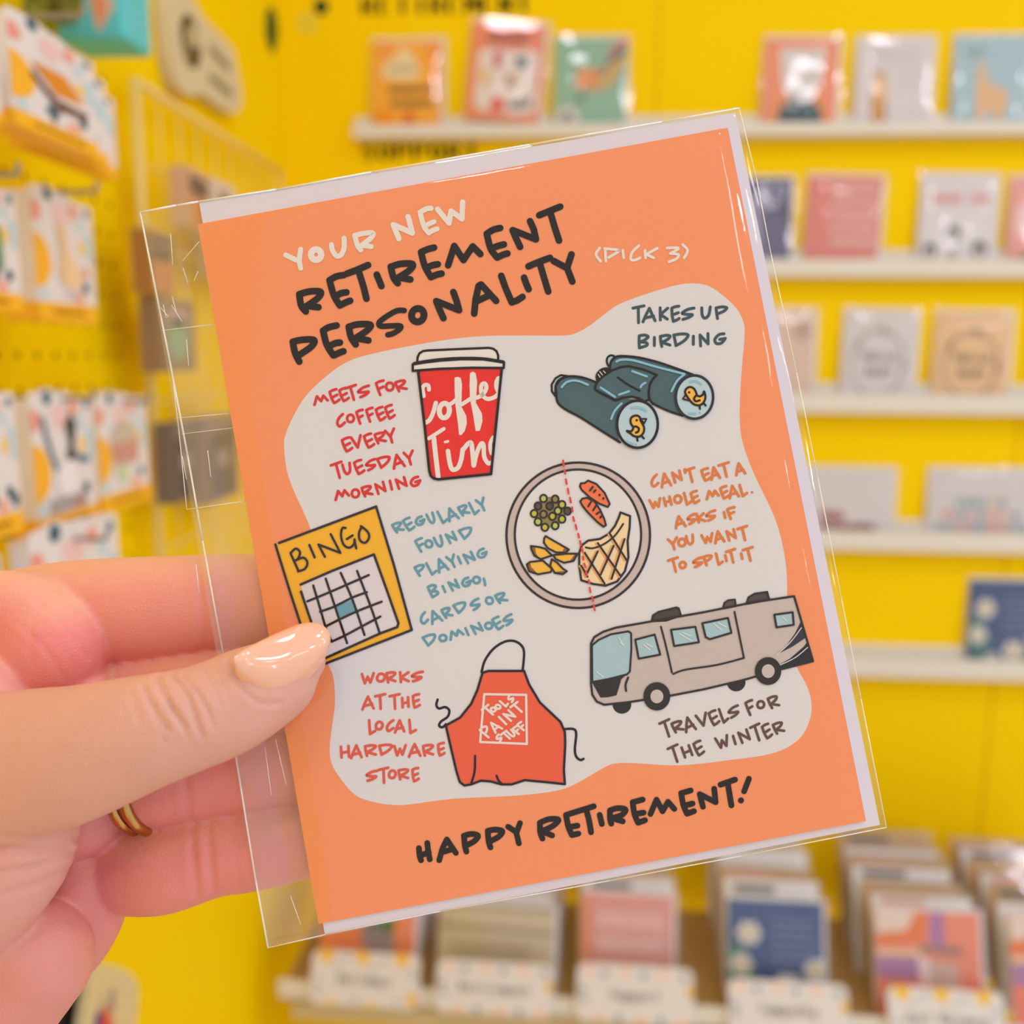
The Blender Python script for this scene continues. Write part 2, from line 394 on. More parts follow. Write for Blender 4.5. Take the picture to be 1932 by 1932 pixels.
# headline lettering
p = Print(ct3); A = ZP(p, 520, 360, 5.683); B_ = ZP(p, 800, 360, 6.0375)
A.lines([[(110, 690), (225, 745)], [(270, 630), (255, 745), (270, 830)], [(600, 580), (612, 640), (655, 700), (705, 685), (735, 610), (735, 510)],
         [(850, 480), (880, 590), (915, 635)], [(848, 482), (940, 458), (1040, 455), (1025, 505), (925, 585)], [(925, 585), (1025, 600)],
         [(1550, 232), (1620, 195), (1668, 190)], [(1550, 232), (1590, 380), (1645, 455)]], 56, CREAM, 1)
A.stroke(ell(435, 686, 54, 56), 70, CREAM, 1, False, True)
A.stroke([(1322, 515), (1262, 365), (1466, 455), (1440, 350), (1420, 280)], 60, CREAM, 1, False)
B_.lines([[(60, 478), (110, 450), (150, 435)], [(20, 400), (65, 375), (115, 355)]], 58, CREAM, 1)
B_.stroke([(155, 212), (285, 370), (308, 232), (432, 322), (440, 130)], 62, CREAM, 1, False)
p.mb.build('cream_lettering', card)
p = Print(ct3); A.p = p; B_.p = p
A.lines([[(255, 1115), (275, 1230), (325, 1295)], [(255, 1110), (370, 1080), (482, 1085), (455, 1150), (330, 1240)], [(335, 1235), (460, 1250)],
         [(580, 960), (625, 1120), (690, 1230)], [(580, 960), (650, 920), (730, 905)], [(650, 1130), (700, 1100), (760, 1090)], [(690, 1230), (760, 1195), (800, 1180)],
         [(765, 890), (870, 850), (992, 798)], [(890, 860), (940, 1020), (975, 1158)], [(1085, 900), (1110, 960), (1135, 1022)],
         [(1235, 815), (1265, 930), (1310, 992)], [(1240, 815), (1340, 785), (1467, 787), (1440, 850), (1320, 930)], [(1320, 930), (1445, 952)],
         [(185, 1620), (210, 1740), (255, 1833)], [(185, 1620), (290, 1598), (412, 1602), (385, 1670), (250, 1765)],
         [(510, 1500), (550, 1650), (620, 1765)], [(510, 1500), (570, 1465), (655, 1445)], [(590, 1660), (640, 1635), (690, 1628)], [(625, 1765), (690, 1735), (728, 1722)],
         [(785, 1460), (810, 1570), (860, 1648)], [(785, 1460), (880, 1433), (1015, 1437), (985, 1495), (860, 1580)], [(860, 1580), (995, 1605)]], 72, PEN, 1)
A.stroke([(1380, 1285), (1300, 1288), (1180, 1355), (1110, 1415), (1130, 1452), (1230, 1450), (1335, 1450), (1330, 1485), (1260, 1530), (1205, 1545)], 60, PEN, 1)
A.stroke(ell(1525, 1335, 66, 72, rot=0.3), 74, PEN, 1, False, True)
B_.lines([[(-33, 700), (10, 860), (80, 985)], [(-33, 700), (40, 668), (115, 648)], [(30, 880), (90, 852), (158, 838)], [(80, 985), (150, 955), (200, 945)],
          [(715, 490), (760, 660), (835, 762)], [(715, 490), (790, 445), (868, 425)], [(785, 650), (850, 628), (910, 612)], [(835, 762), (900, 730), (950, 716)],
          [(1312, 280), (1420, 235), (1552, 182)], [(1440, 250), (1490, 420), (1538, 568)], [(1140, 990), (1165, 1060), (1192, 1122)],
          [(1190, 862), (1300, 815), (1435, 765)], [(1320, 830), (1370, 1000), (1415, 1148)]], 76, PEN, 1)
B_.lines([[(275, 850), (318, 715), (345, 630), (450, 790), (555, 635), (642, 722)], [(1095, 640), (1050, 545), (1010, 450), (1275, 555), (1250, 440), (1208, 348)],
          [(222, 1452), (180, 1360), (140, 1258), (400, 1362), (370, 1250), (335, 1155)], [(572, 1400), (588, 1240), (622, 1085), (650, 1068), (822, 1255)], [(595, 1262), (735, 1195)],
          [(880, 970), (930, 1110), (1000, 1272), (1060, 1250), (1122, 1210)], [(1475, 800), (1610, 872)], [(1680, 725), (1630, 880), (1690, 1035)]], 76, PEN, 1, False)
p.mb.build('title_lettering', card)
p = Print(ct3); I = ZP(p, 770, 1440, 2.927)
I.lines([[(60, 468), (64, 510), (72, 535)], [(106, 440), (112, 490), (120, 530)], [(70, 508), (115, 492)], [(310, 400), (313, 450), (322, 487)],
         [(308, 400), (350, 390), (386, 400), (365, 430), (318, 455)], [(440, 375), (445, 430), (455, 464)], [(440, 373), (480, 366), (520, 375), (500, 405), (450, 432)],
         [(728, 330), (730, 380), (742, 415)], [(728, 328), (780, 308), (830, 312), (800, 345), (740, 375)], [(740, 375), (795, 398)],
         [(872, 285), (885, 350), (905, 396)], [(872, 285), (930, 267)], [(890, 352), (935, 344)], [(905, 396), (940, 388)], [(930, 267), (1025, 237)], [(985, 260), (1000, 320), (1010, 380)],
         [(1058, 285), (1070, 335)], [(1115, 260), (1115, 305), (1122, 333)], [(1115, 260), (1155, 248), (1200, 255), (1180, 285), (1125, 302)], [(1125, 302), (1185, 320)],
         [(1240, 215), (1250, 280), (1270, 328)], [(1240, 215), (1295, 200)], [(1255, 280), (1300, 272)], [(1270, 328), (1308, 314)],
         [(1508, 165), (1520, 230), (1540, 278)], [(1508, 165), (1560, 150)], [(1525, 234), (1570, 222)], [(1540, 278), (1578, 264)],
         [(1725, 118), (1805, 90)], [(1765, 110), (1785, 232)]], 32, PEN, 1)
I.lines([[(172, 535), (190, 470), (214, 420), (264, 495)], [(185, 492), (245, 474)], [(552, 350), (595, 378)], [(618, 330), (598, 385), (612, 442)],
         [(1338, 280), (1355, 240), (1372, 200), (1405, 265), (1435, 212), (1470, 252)], [(1628, 240), (1610, 170), (1698, 215), (1690, 140)], [(1882, 85), (1855, 155)]], 31, PEN, 1, False)
I.dot(1838, 205, 17, PEN, 1)
p.mb.build('greeting_lettering', card)
p = Print(ct3); Cz = ZP(p, 1020, 440, 4.6)
Cz.lines([[(512, 130), (480, 185), (520, 245)], [(560, 140), (566, 245)], [(555, 135), (672, 148), (660, 170), (590, 212)], [(712, 150), (720, 215)],
          [(852, 110), (795, 165), (782, 225), (815, 235), (862, 215)], [(905, 150), (910, 215)], [(1095, 130), (1195, 132), (1125, 178)], [(1125, 178), (1195, 188), (1175, 225), (1112, 250)],
          [(1232, 100), (1275, 150), (1245, 215)]], 24, CREAM, 1)
Cz.stroke([(1012, 132), (915, 185), (980, 215)], 24, CREAM, 1, False)
p.mb.build('small_cream_lettering', card)

# captions
TEAL = (62, 84, 86); RED = (222, 52, 42); BLUE = (104, 156, 172); ORG = (226, 126, 58); ROR = (226, 92, 66); BRN = (104, 74, 60)
p = Print(ct3); Z = ZP(p, 1020, 440, 4.6)
Z.text([('T', 845, 705, 95, 145), ('A', 945, 710, 105, 115), ('K', 1065, 700, 75, 105), ('E', 1170, 700, 70, 130), ('S', 1275, 700, 105, 95), ('U', 1435, 690, 80, 95), ('P', 1565, 690, 95, 100),
        ('B', 890, 940, 90, 110), ('I', 987, 940, 20, 70), ('R', 1080, 935, 90, 95), ('D', 1215, 925, 125, 100), ('I', 1325, 930, 20, 70), ('N', 1420, 925, 80, 105), ('G', 1555, 915, 95, 90)], 25, TEAL, 1, -0.03, -0.1)
p.mb.build('birding_caption', card)
p = Print(ct3); Z = ZP(p, 560, 640, 4.83)
Z.text([('M', 217, 550, 125, 75), ('E', 345, 520, 75, 120), ('E', 432, 505, 72, 115), ('T', 500, 490, 100, 130), ('S', 610, 478, 110, 90), ('F', 765, 445, 75, 125), ('O', 848, 432, 68, 70), ('R', 950, 425, 92, 90),
        ('C', 400, 740, 75, 105), ('O', 490, 722, 62, 66), ('F', 580, 708, 62, 120), ('F', 670, 690, 62, 120), ('E', 765, 680, 72, 118), ('E', 850, 662, 72, 118),
        ('E', 460, 960, 78, 122), ('V', 547, 935, 88, 105), ('E', 660, 925, 78, 122), ('R', 760, 900, 90, 90), ('Y', 855, 882, 82, 120),
        ('T', 370, 1195, 100, 142), ('U', 460, 1180, 72, 95), ('E', 570, 1165, 78, 122), ('S', 675, 1145, 92, 90), ('D', 795, 1120, 112, 90), ('A', 925, 1112, 100, 118), ('Y', 1025, 1082, 82, 120),
        ('M', 410, 1415, 125, 80), ('O', 535, 1405, 66, 70), ('R', 640, 1385, 88, 86), ('N', 765, 1355, 85, 100), ('I', 858, 1330, 20, 80), ('N', 955, 1310, 90, 95), ('G', 1080, 1295, 90, 80)], 25, RED, 1, -0.175)
p.mb.build('coffee_caption', card)
p = Print(ct3); Z = ZP(p, 510, 930, 4.1106)
Z.text([('R', 990, 268, 72, 70), ('E', 1075, 242, 66, 95), ('G', 1160, 215, 72, 62), ('U', 1250, 195, 52, 78), ('L', 1335, 185, 56, 95), ('A', 1410, 165, 76, 95), ('R', 1500, 135, 68, 72), ('L', 1580, 117, 56, 95), ('Y', 1640, 90, 62, 95),
        ('F', 1165, 405, 58, 100), ('O', 1230, 395, 52, 54), ('U', 1310, 375, 58, 80), ('N', 1405, 345, 66, 80), ('D', 1520, 312, 95, 76),
        ('P', 1165, 600, 72, 78), ('L', 1250, 585, 58, 95), ('A', 1330, 560, 76, 100), ('Y', 1410, 530, 62, 95), ('I', 1467, 520, 16, 55), ('N', 1545, 500, 72, 80), ('G', 1640, 467, 76, 66),
        ('B', 1265, 760, 70, 90), ('I', 1347, 745, 14, 48), ('N', 1425, 715, 66, 76), ('G', 1520, 690, 72, 62), ('O', 1600, 675, 52, 50), (',', 1662, 690, 26, 50),
        ('C', 1190, 970, 60, 82), ('A', 1280, 960, 82, 95), ('R', 1370, 930, 66, 72), ('D', 1475, 890, 92, 72), ('S', 1590, 865, 76, 76), ('O', 1700, 835, 52, 52), ('R', 1790, 815, 76, 70),
        ('D', 1240, 1140, 96, 76), ('O', 1340, 1125, 54, 48), ('M', 1440, 1095, 108, 62), ('I', 1525, 1075, 16, 56), ('N', 1605, 1050, 76, 76), ('O', 1695, 1030, 54, 48), ('E', 1765, 1010, 62, 95), ('S', 1845, 985, 76, 72)], 20, BLUE, 1, -0.26, 0.1)
p.mb.build('bingo_caption', card)
p = Print(ct3); Z = ZP(p, 940, 850, 3.864)
Z.text([('C', 1140, 220, 54, 82), ('A', 1220, 215, 68, 95), ('N', 1305, 190, 62, 80), ("'", 1362, 150, 12, 24), ('T', 1400, 180, 72, 100), ('E', 1515, 175, 56, 86), ('A', 1580, 165, 62, 86), ('T', 1650, 142, 76, 100), ('A', 1762, 135, 66, 82),
        ('W', 1145, 385, 78, 62), ('H', 1235, 370, 52, 62), ('O', 1310, 355, 50, 54), ('L', 1380, 350, 48, 86), ('E', 1435, 340, 52, 86), ('M', 1560, 320, 88, 58), ('E', 1650, 305, 52, 86), ('A', 1715, 300, 66, 86), ('L', 1785, 290, 48, 82), ('.', 1850, 305, 6, 6),
        ('A', 1325, 520, 72, 82), ('S', 1410, 500, 62, 66), ('K', 1475, 490, 58, 62), ('S', 1550, 475, 72, 66), ('I', 1650, 470, 12, 42), ('F', 1700, 457, 56, 80),
        ('Y', 1275, 680, 66, 82), ('O', 1340, 670, 52, 52), ('U', 1400, 650, 52, 66), ('W', 1525, 640, 78, 62), ('A', 1610, 630, 66, 82), ('N', 1700, 615, 62, 76), ('T', 1785, 605, 72, 100),
        ('T', 1280, 835, 72, 100), ('O', 1345, 835, 44, 44), ('S', 1455, 815, 72, 62), ('P', 1530, 800, 58, 66), ('L', 1610, 790, 42, 82), ('I', 1660, 785, 12, 42), ('T', 1700, 770, 66, 95), ('I', 1775, 770, 12, 38), ('T', 1825, 757, 72, 95)], 20, ORG, 1, -0.15)
p.mb.build('meal_caption', card)
p = Print(ct3); Z = ZP(p, 620, 1180, 3.864)
Z.text([('W', 285, 385, 86, 72), ('O', 382, 380, 56, 56), ('R', 455, 378, 66, 72), ('K', 550, 375, 70, 72), ('S', 645, 372, 82, 66), ('A', 290, 565, 82, 92), ('T', 375, 555, 72, 105), ('T', 480, 555, 72, 105), ('H', 560, 560, 52, 72), ('E', 640, 550, 52, 95),
        ('L', 315, 740, 52, 100), ('O', 370, 730, 48, 54), ('C', 450, 730, 52, 76), ('A', 520, 735, 66, 86), ('L', 610, 735, 56, 95), ('H', 120, 920, 66, 82), ('A', 205, 920, 76, 90), ('R', 305, 912, 82, 76), ('D', 415, 905, 92, 70),
        ('W', 520, 910, 82, 72), ('A', 630, 910, 82, 90), ('R', 725, 910, 76, 76), ('E', 822, 902, 48, 90), ('S', 315, 1095, 82, 70), ('T', 400, 1092, 66, 108), ('O', 465, 1085, 48, 54), ('R', 545, 1085, 72, 70), ('E', 635, 1087, 48, 95)], 20, ROR, 1, -0.04, -0.08)
p.mb.build('hardware_caption', card)
p = Print(ct3); Z = ZP(p, 1090, 1090, 4.2)
Z.text([('T', 700, 1195, 82, 132), ('R', 790, 1180, 82, 80), ('A', 885, 1160, 80, 110), ('V', 985, 1125, 82, 95), ('E', 1080, 1110, 66, 112), ('L', 1155, 1090, 58, 112), ('S', 1235, 1062, 86, 82), ('F', 1365, 1030, 58, 110), ('O', 1450, 1005, 54, 54), ('R', 1550, 985, 76, 86),
        ('T', 765, 1395, 82, 132), ('H', 865, 1375, 72, 86), ('E', 960, 1350, 66, 110), ('W', 1145, 1300, 96, 86), ('I', 1240, 1285, 16, 66), ('N', 1320, 1255, 80, 95), ('T', 1415, 1227, 76, 128), ('E', 1500, 1215, 62, 110), ('R', 1590, 1190, 76, 80)], 21, BRN, 1, -0.24)
p.mb.build('travel_caption', card)

# coffee cup
p = Print(ct3); Z = ZP(p, 560, 640, 4.83); CW = (236, 228, 216); CUP = (236, 48, 34)
Z.both([(1098, 212), (1102, 165), (1118, 130), (1150, 110), (1190, 104), (1450, 92), (1750, 80), (1790, 88), (1820, 110), (1835, 150), (1835, 200)], CW, 21, PEN, 1)
Z.both([(1058, 232), (1180, 212), (1320, 196), (1500, 184), (1700, 186), (1888, 214), (1885, 264), (1600, 262), (1300, 272), (1058, 290)], CW, 22, PEN, 3)
Z.stroke([(1070, 225), (1180, 205), (1320, 188), (1500, 178), (1700, 182), (1880, 210)], 30, PEN, 4)
CB = [(1108, 285), (1450, 272), (1868, 268), (1770, 1230), (1290, 1277), (1250, 1270), (1222, 1245), (1208, 1200), (1165, 780)]
Z.fill(CB, CUP, 2)
Z.stroke([(1205, 462), (1200, 425), (1168, 420), (1148, 450), (1158, 520)], 36, CW, 3)
Z.stroke([(1175, 762), (1212, 735), (1245, 665), (1268, 582)], 40, CW, 3)
Z.stroke(ell(1345, 652, 46, 66, rot=0.1), 46, CW, 3, False, True)
Z.stroke([(1390, 600), (1430, 572), (1462, 540)], 36, CW, 3); Z.stroke([(1500, 598), (1560, 560), (1600, 530)], 36, CW, 3)
Z.fill([(1438, 352), (1468, 344), (1495, 356), (1506, 410), (1502, 560), (1498, 610), (1545, 700), (1550, 770), (1530, 840), (1498, 877), (1478, 870), (1470, 780), (1445, 600), (1438, 450)], CW, 3)
Z.fill([(1578, 312), (1605, 296), (1630, 312), (1644, 390), (1635, 540), (1632, 580), (1688, 680), (1692, 750), (1668, 835), (1630, 838), (1605, 680), (1578, 545), (1574, 420)], CW, 3)
Z.stroke([(1640, 535), (1695, 505), (1728, 445), (1712, 405), (1682, 425), (1685, 500), (1735, 545), (1800, 530), (1840, 495)], 38, CW, 3)
Z.stroke([(1838, 360), (1822, 395), (1822, 440), (1835, 470)], 44, CW, 3)
Z.stroke([(1205, 905), (1340, 818)], 34, CW, 3); Z.stroke([(1250, 905), (1265, 1050), (1290, 1262)], 44, CW, 3); Z.stroke([(1352, 938), (1378, 932)], 24, CW, 3)
Z.stroke([(1378, 1020), (1395, 1130), (1420, 1188), (1470, 1170), (1500, 1090), (1512, 1005)], 42, CW, 3)
Z.stroke([(1515, 1010), (1560, 955), (1590, 950), (1602, 1040), (1612, 1152)], 42, CW, 3)
Z.stroke([(1615, 1150), (1640, 1040), (1680, 955), (1702, 970), (1708, 1070), (1740, 1128), (1768, 1128)], 40, CW, 3)
Z.stroke([(1790, 895), (1768, 935), (1762, 985), (1772, 1040)], 34, CW, 3)
Z.stroke([(1868, 270), (1770, 1230), (1290, 1278), (1250, 1270), (1222, 1245), (1208, 1195), (1165, 780), (1106, 290)], 24, PEN, 5, False)
p.mb.build('coffee_cup_print', card)

# binoculars
p = Print(ct3); Z = ZP(p, 1020, 650, 5.682); BT = (78, 104, 104); HL = (140, 194, 212); LB = (190, 212, 216); NAVY = (46, 44, 50); YEL = (250, 190, 66)
Z.both([(740, 240), (712, 200), (715, 145), (752, 118), (790, 132), (755, 180)], (176, 204, 212), 22, PEN, 1, True)
T2 = [(745, 262), (745, 215), (765, 170), (805, 135), (880, 126), (1050, 142), (1250, 190), (1450, 258), (1630, 325), (1480, 450), (1445, 600), (1470, 700), (1522, 765), (1380, 718), (1250, 660), (1185, 620), (1100, 500), (850, 300)]
Z.fill(T2, BT, 2); Z.stroke(T2[:9], 25, PEN, 3); Z.stroke(T2[12:16], 25, PEN, 3); Z.stroke(T2[:4], 25, PEN, 3)
Z.both([(155, 552), (120, 500), (118, 430), (160, 362), (215, 330), (285, 338), (205, 385), (160, 450)], (176, 204, 212), 22, PEN, 1)
T1 = [(168, 530), (160, 455), (190, 390), (250, 355), (330, 342), (430, 352), (520, 378), (610, 415), (700, 520), (860, 575), (1000, 590), (1080, 610), (900, 690), (820, 800), (812, 920), (850, 1050), (650, 925), (430, 785), (280, 705), (200, 645), (172, 590)]
Z.fill(T1, BT, 2); Z.stroke(T1[:8], 25, PEN, 3); Z.stroke(T1[15:] + T1[:2], 25, PEN, 3)
Z.fill([(600, 395), (588, 335), (618, 282), (665, 252), (720, 248), (750, 275), (640, 390)], PEN, 3, True)
for q in ([(615, 322), (640, 360)], [(632, 292), (668, 336)], [(672, 285), (700, 315)]): Z.stroke(q, 9, CREAM, 4)
BR = [(602, 412), (660, 350), (760, 282), (860, 245), (940, 235), (1100, 272), (1245, 330), (1205, 365), (1168, 430), (1155, 520), (1165, 590), (1110, 615), (1060, 582), (980, 562), (880, 572), (800, 602), (700, 550), (590, 490), (580, 465)]
Z.both(BR, BT, 24, PEN, 4)
Z.stroke([(1155, 520), (1162, 580), (1200, 640)], 24, PEN, 5)
Z.stroke([(825, 355), (930, 430), (1060, 500)], 23, PEN, 5)
for q in ([(812, 186), (870, 166), (1000, 176), (1250, 246), (1540, 320)], [(1540, 322), (1460, 392), (1400, 505)], [(980, 290), (1135, 345)], [(1120, 413), (1085, 435), (1070, 460)], [(642, 465), (795, 565)],
          [(840, 540), (945, 505)], [(225, 460), (270, 412), (340, 390), (420, 400), (505, 435)], [(865, 635), (795, 710), (755, 800)]): Z.stroke(q, 24, HL, 6)
Z.fill(ell(1645, 567, 200, 232), LB, 6); Z.stroke(ell(1645, 567, 200, 232), 28, NAVY, 7, False, True)
Z.fill(ell(1035, 858, 218, 252), LB, 6); Z.stroke(ell(1035, 858, 218, 252), 28, PEN, 7, False, True)
ARC = (146, 190, 208)
for q in ([(970, 685), (1050, 680), (1125, 715)], [(910, 1042), (985, 1070)], [(1600, 405), (1660, 400), (1715, 430)], [(1585, 745), (1652, 745)]): Z.stroke(q, 24, ARC, 7)
Z.dot(1018, 1075, 12, ARC, 7); Z.dot(1700, 735, 12, ARC, 7)
Z.fill([(960, 830), (972, 785), (1010, 762), (1055, 778), (1070, 825), (1105, 890), (1098, 950), (1055, 990), (1000, 985), (958, 955), (985, 925), (985, 885)], YEL, 7, True)
Z.both([(1066, 800), (1130, 802), (1106, 850)], (232, 172, 156), 17, PEN, 8)
Z.stroke([(988, 885), (962, 842), (968, 790), (1012, 765), (1055, 778), (1072, 825), (1105, 890), (1098, 950), (1055, 990), (1000, 985), (958, 955), (922, 930), (962, 935), (985, 915), (992, 890), (1020, 882), (1050, 905), (1040, 938), (1018, 948)], 23, PEN, 8)
Z.dot(1027, 815, 13, PEN, 8); Z.lines([[(1030, 995), (1036, 1035)], [(1078, 982), (1104, 1010)]], 22, PEN, 8)
Z.fill([(1545, 520), (1562, 475), (1605, 460), (1645, 485), (1662, 545), (1700, 560), (1752, 540), (1758, 580), (1742, 625), (1700, 655), (1640, 645), (1590, 590)], YEL, 7, True)
Z.both([(1548, 545), (1520, 588), (1592, 606)], (232, 172, 156), 17, PEN, 8)
Z.stroke([(1700, 602), (1660, 612), (1640, 588), (1655, 558), (1668, 540), (1645, 485), (1605, 460), (1562, 475), (1545, 520), (1590, 595), (1640, 645), (1700, 655), (1742, 625), (1762, 570), (1748, 508), (1735, 540), (1700, 560), (1668, 548)], 23, PEN, 8)
Z.dot(1588, 517, 13, PEN, 8); Z.lines([[(1698, 660), (1703, 693)], [(1742, 632), (1765, 658)]], 22, PEN, 8)
p.mb.build('binoculars_print', card)

# plate of food
p = Print(ct3); Z = ZP(p, 940, 850, 3.864); DK = (52, 42, 36)
Z.fill(ell(583, 618, 523, 530, 72), (206, 186, 176), 1); Z.stroke(ell(583, 618, 523, 530, 72), 17, DK, 2, False, True)
Z.fill(ell(581, 613, 460, 474, 72), (230, 224, 220), 2); Z.stroke(ell(581, 613, 460, 474, 72), 16, DK, 3, False, True)
PO, PL, PY, PD = (152, 136, 66), (190, 206, 96), (204, 196, 52), (88, 82, 62)
Z.fill(ell(378, 450, 112, 112), PO, 3)
for x, y, c in ((330, 350, PL), (415, 355, PO), (465, 395, PY), (290, 405, PD), (375, 405, PD), (435, 440, PL), (505, 442, PD), (262, 460, PY), (330, 465, PO), (395, 480, PY), (465, 500, PY), (290, 520, PL), (340, 560, PY), (415, 548, PL)):
    Z.fill(ell(x, y, 27, 28, 18), c, 4); Z.stroke(ell(x, y, 25, 27, 18), 13, DK, 5, False, True)
CA = (248, 124, 66)
Z.both([(608, 288), (595, 262), (602, 240), (630, 238), (655, 220), (715, 245), (775, 310), (812, 390), (798, 412), (740, 390), (670, 345)], CA, 14, DK, 4)
Z.both([(612, 402), (597, 372), (612, 352), (645, 345), (700, 372), (740, 430), (772, 500), (784, 545), (766, 556), (720, 520), (655, 455)], CA, 14, DK, 6)
Z.lines([[(688, 266), (668, 292)], [(708, 290), (696, 304)], [(675, 376), (655, 408)], [(710, 406), (690, 438)], [(735, 450), (715, 464)], [(755, 475), (742, 490)]], 14, DK, 8)
Z.dot(737, 325, 9, DK, 8); Z.dot(765, 350, 9, DK, 8)
WY = (250, 190, 62)
for q, c in (([(238, 696), (300, 704), (342, 716), (392, 765), (310, 792), (262, 765), (242, 720)], [(238, 696), (268, 702), (275, 750), (300, 788), (255, 755)]),
             ([(400, 762), (500, 752), (578, 752), (548, 805), (480, 818), (420, 792)], [(578, 752), (555, 760), (520, 808), (550, 806)]),
             ([(208, 830), (232, 812), (325, 802), (392, 862), (382, 886), (290, 902), (225, 880)], [(208, 830), (232, 815), (240, 850), (285, 895), (225, 880)]),
             ([(390, 792), (430, 818), (472, 862), (500, 880), (470, 902), (412, 892), (378, 840)], [(500, 880), (455, 880), (405, 885), (470, 902)]),
             ([(335, 640), (345, 624), (515, 722), (490, 745), (420, 742), (362, 712), (332, 672)], [(515, 722), (480, 712), (465, 742), (490, 745)])):
    Z.fill(q, WY, 4); Z.fill(c, (150, 96, 52), 5); Z.stroke(q, 14, DK, 6, False, True)
CH = [(890, 452), (960, 478), (957, 560), (942, 660), (948, 780), (922, 880), (865, 955), (780, 985), (690, 972), (605, 945), (590, 840), (590, 745), (610, 690), (655, 657), (740, 645), (805, 608), (850, 550), (878, 490)]
Z.both(CH, (246, 218, 166), 16, DK, 4)
GR = [[(815, 610), (935, 800)], [(725, 675), (895, 920)], [(630, 745), (775, 970)], [(605, 840), (650, 920)], [(920, 645), (825, 935)], [(840, 695), (745, 905)], [(725, 735), (650, 890)]]
for q in GR: Z.stroke([(a - 14, c + 2) for a, c in q], 13, (238, 166, 92), 5)
Z.lines(GR, 14, DK, 6); Z.stroke([(910, 535), (850, 620), (770, 682), (690, 712), (637, 706)], 13, DK, 6)
for q in ([(472, 75), (477, 115)], [(482, 145), (488, 170)], [(492, 212), (498, 245)], [(507, 280), (512, 315)], [(522, 345), (528, 380)], [(537, 415), (541, 445)], [(545, 485), (552, 515)], [(563, 542), (570, 575)], [(582, 608), (588, 635)],
          [(595, 660), (602, 690)], [(608, 710), (614, 735)], [(615, 775), (620, 795)], [(625, 825), (635, 850)], [(638, 880), (645, 910)], [(658, 945), (663, 965)], [(665, 1000), (671, 1032)], [(683, 1065), (690, 1095)], [(695, 1125), (702, 1163)]):
    Z.stroke(q, 15, (226, 72, 66), 9)
p.mb.build('dinner_plate_print', card)

# bingo card
p = Print(ct3); Z = ZP(p, 510, 930, 4.1106)
Z.fill([(48, 396), (822, 106), (1098, 1062), (345, 1352)], (252, 184, 34), 1)
Z.fill([(236, 706), (805, 477), (998, 1015), (985, 1042), (850, 1090), (400, 1292)], (226, 216, 216), 2)
Z.fill([(515, 880), (635, 830), (668, 920), (540, 970)], (112, 166, 176), 3)
Z.lines([[(70, 388), (822, 106), (960, 560), (1098, 1062), (395, 1336)], [(42, 400), (150, 750), (345, 1348)], [(238, 710), (480, 605), (805, 477), (900, 740), (995, 1010), (985, 1040), (850, 1090), (430, 1280)], [(240, 765), (330, 1030), (400, 1290)]], 19, DK, 4, False)
Z.lines([[(335, 718), (390, 900), (440, 1070), (480, 1150)], [(432, 665), (500, 870), (597, 1163)], [(548, 620), (640, 830), (732, 1100)], [(675, 605), (780, 880), (848, 1080)],
         [(290, 840), (460, 770), (765, 637)], [(388, 920), (500, 880), (640, 810), (750, 770)], [(430, 1035), (540, 980), (680, 915), (865, 843)], [(478, 1152), (580, 1105), (720, 1030), (855, 958)]], 18, DK, 4)
Z.lines([[(160, 470), (222, 608)], [(160, 465), (200, 432), (232, 460), (218, 508), (195, 525)], [(195, 525), (258, 502), (290, 540), (270, 588), (217, 608)], [(305, 403), (346, 500)],
         [(585, 272), (560, 275), (550, 330), (570, 400), (612, 425), (648, 400), (655, 360)], [(640, 330), (595, 358)], [(655, 365), (668, 430)],
         [(712, 262), (690, 310), (698, 368), (738, 386), (768, 345), (755, 300), (704, 258)]], 18, DK, 4)
Z.stroke([(425, 495), (375, 400), (545, 465), (470, 320)], 18, DK, 4, False)
p.mb.build('bingo_card_print', card)

# apron
p = Print(ct3); Z = ZP(p, 620, 1180, 3.864); AP = (240, 98, 62); INK2 = (40, 28, 26)
Z.lines([[(1115, 340), (1140, 255), (1200, 172), (1280, 120), (1350, 113), (1405, 145), (1425, 200), (1415, 325)], [(855, 720), (830, 742), (806, 730), (820, 700), (868, 665), (880, 620), (850, 595), (805, 605), (786, 580), (795, 540)],
         [(1720, 755), (1785, 755), (1805, 790), (1795, 900), (1805, 955), (1835, 980), (1858, 972)]], 18, INK2, 1)
AQ = [(1122, 345), (1165, 331), (1425, 331), (1462, 430), (1540, 560), (1690, 702), (1722, 775), (1725, 860), (1715, 1050), (1722, 1155), (1600, 1142), (1430, 1126), (1335, 1157), (1262, 1157), (1180, 1135), (1110, 1130), (1040, 1157), (990, 1165), (957, 1140), (932, 1060), (890, 880), (855, 728), (960, 670), (1040, 570), (1085, 470)]
Z.both(AQ, AP, 17, INK2, 2); Z.lines([[(1068, 950), (1065, 1060), (1042, 1145)], [(1225, 1095), (1240, 1130), (1265, 1155)]], 17, INK2, 3)
Z.stroke([(1135, 500), (1440, 505), (1445, 862), (1105, 848)], 17, (238, 222, 212), 3, False, True)
Z.text([('T', 1165, 622, 62, 80), ('O', 1200, 612, 32, 32), ('O', 1235, 592, 32, 32), ('L', 1280, 565, 36, 55), ('S', 1328, 532, 36, 52), ('P', 1150, 775, 55, 85), ('A', 1215, 737, 58, 80), ('I', 1268, 692, 16, 72), ('N', 1320, 655, 56, 78), ('T', 1375, 602, 66, 78),
        ('S', 1242, 820, 36, 48), ('T', 1295, 802, 52, 62), ('U', 1335, 785, 36, 52), ('F', 1372, 765, 36, 58), ('F', 1408, 735, 40, 62)], 17, (238, 222, 212), 3, -0.5, 0.25)
p.mb.build('apron_print', card)

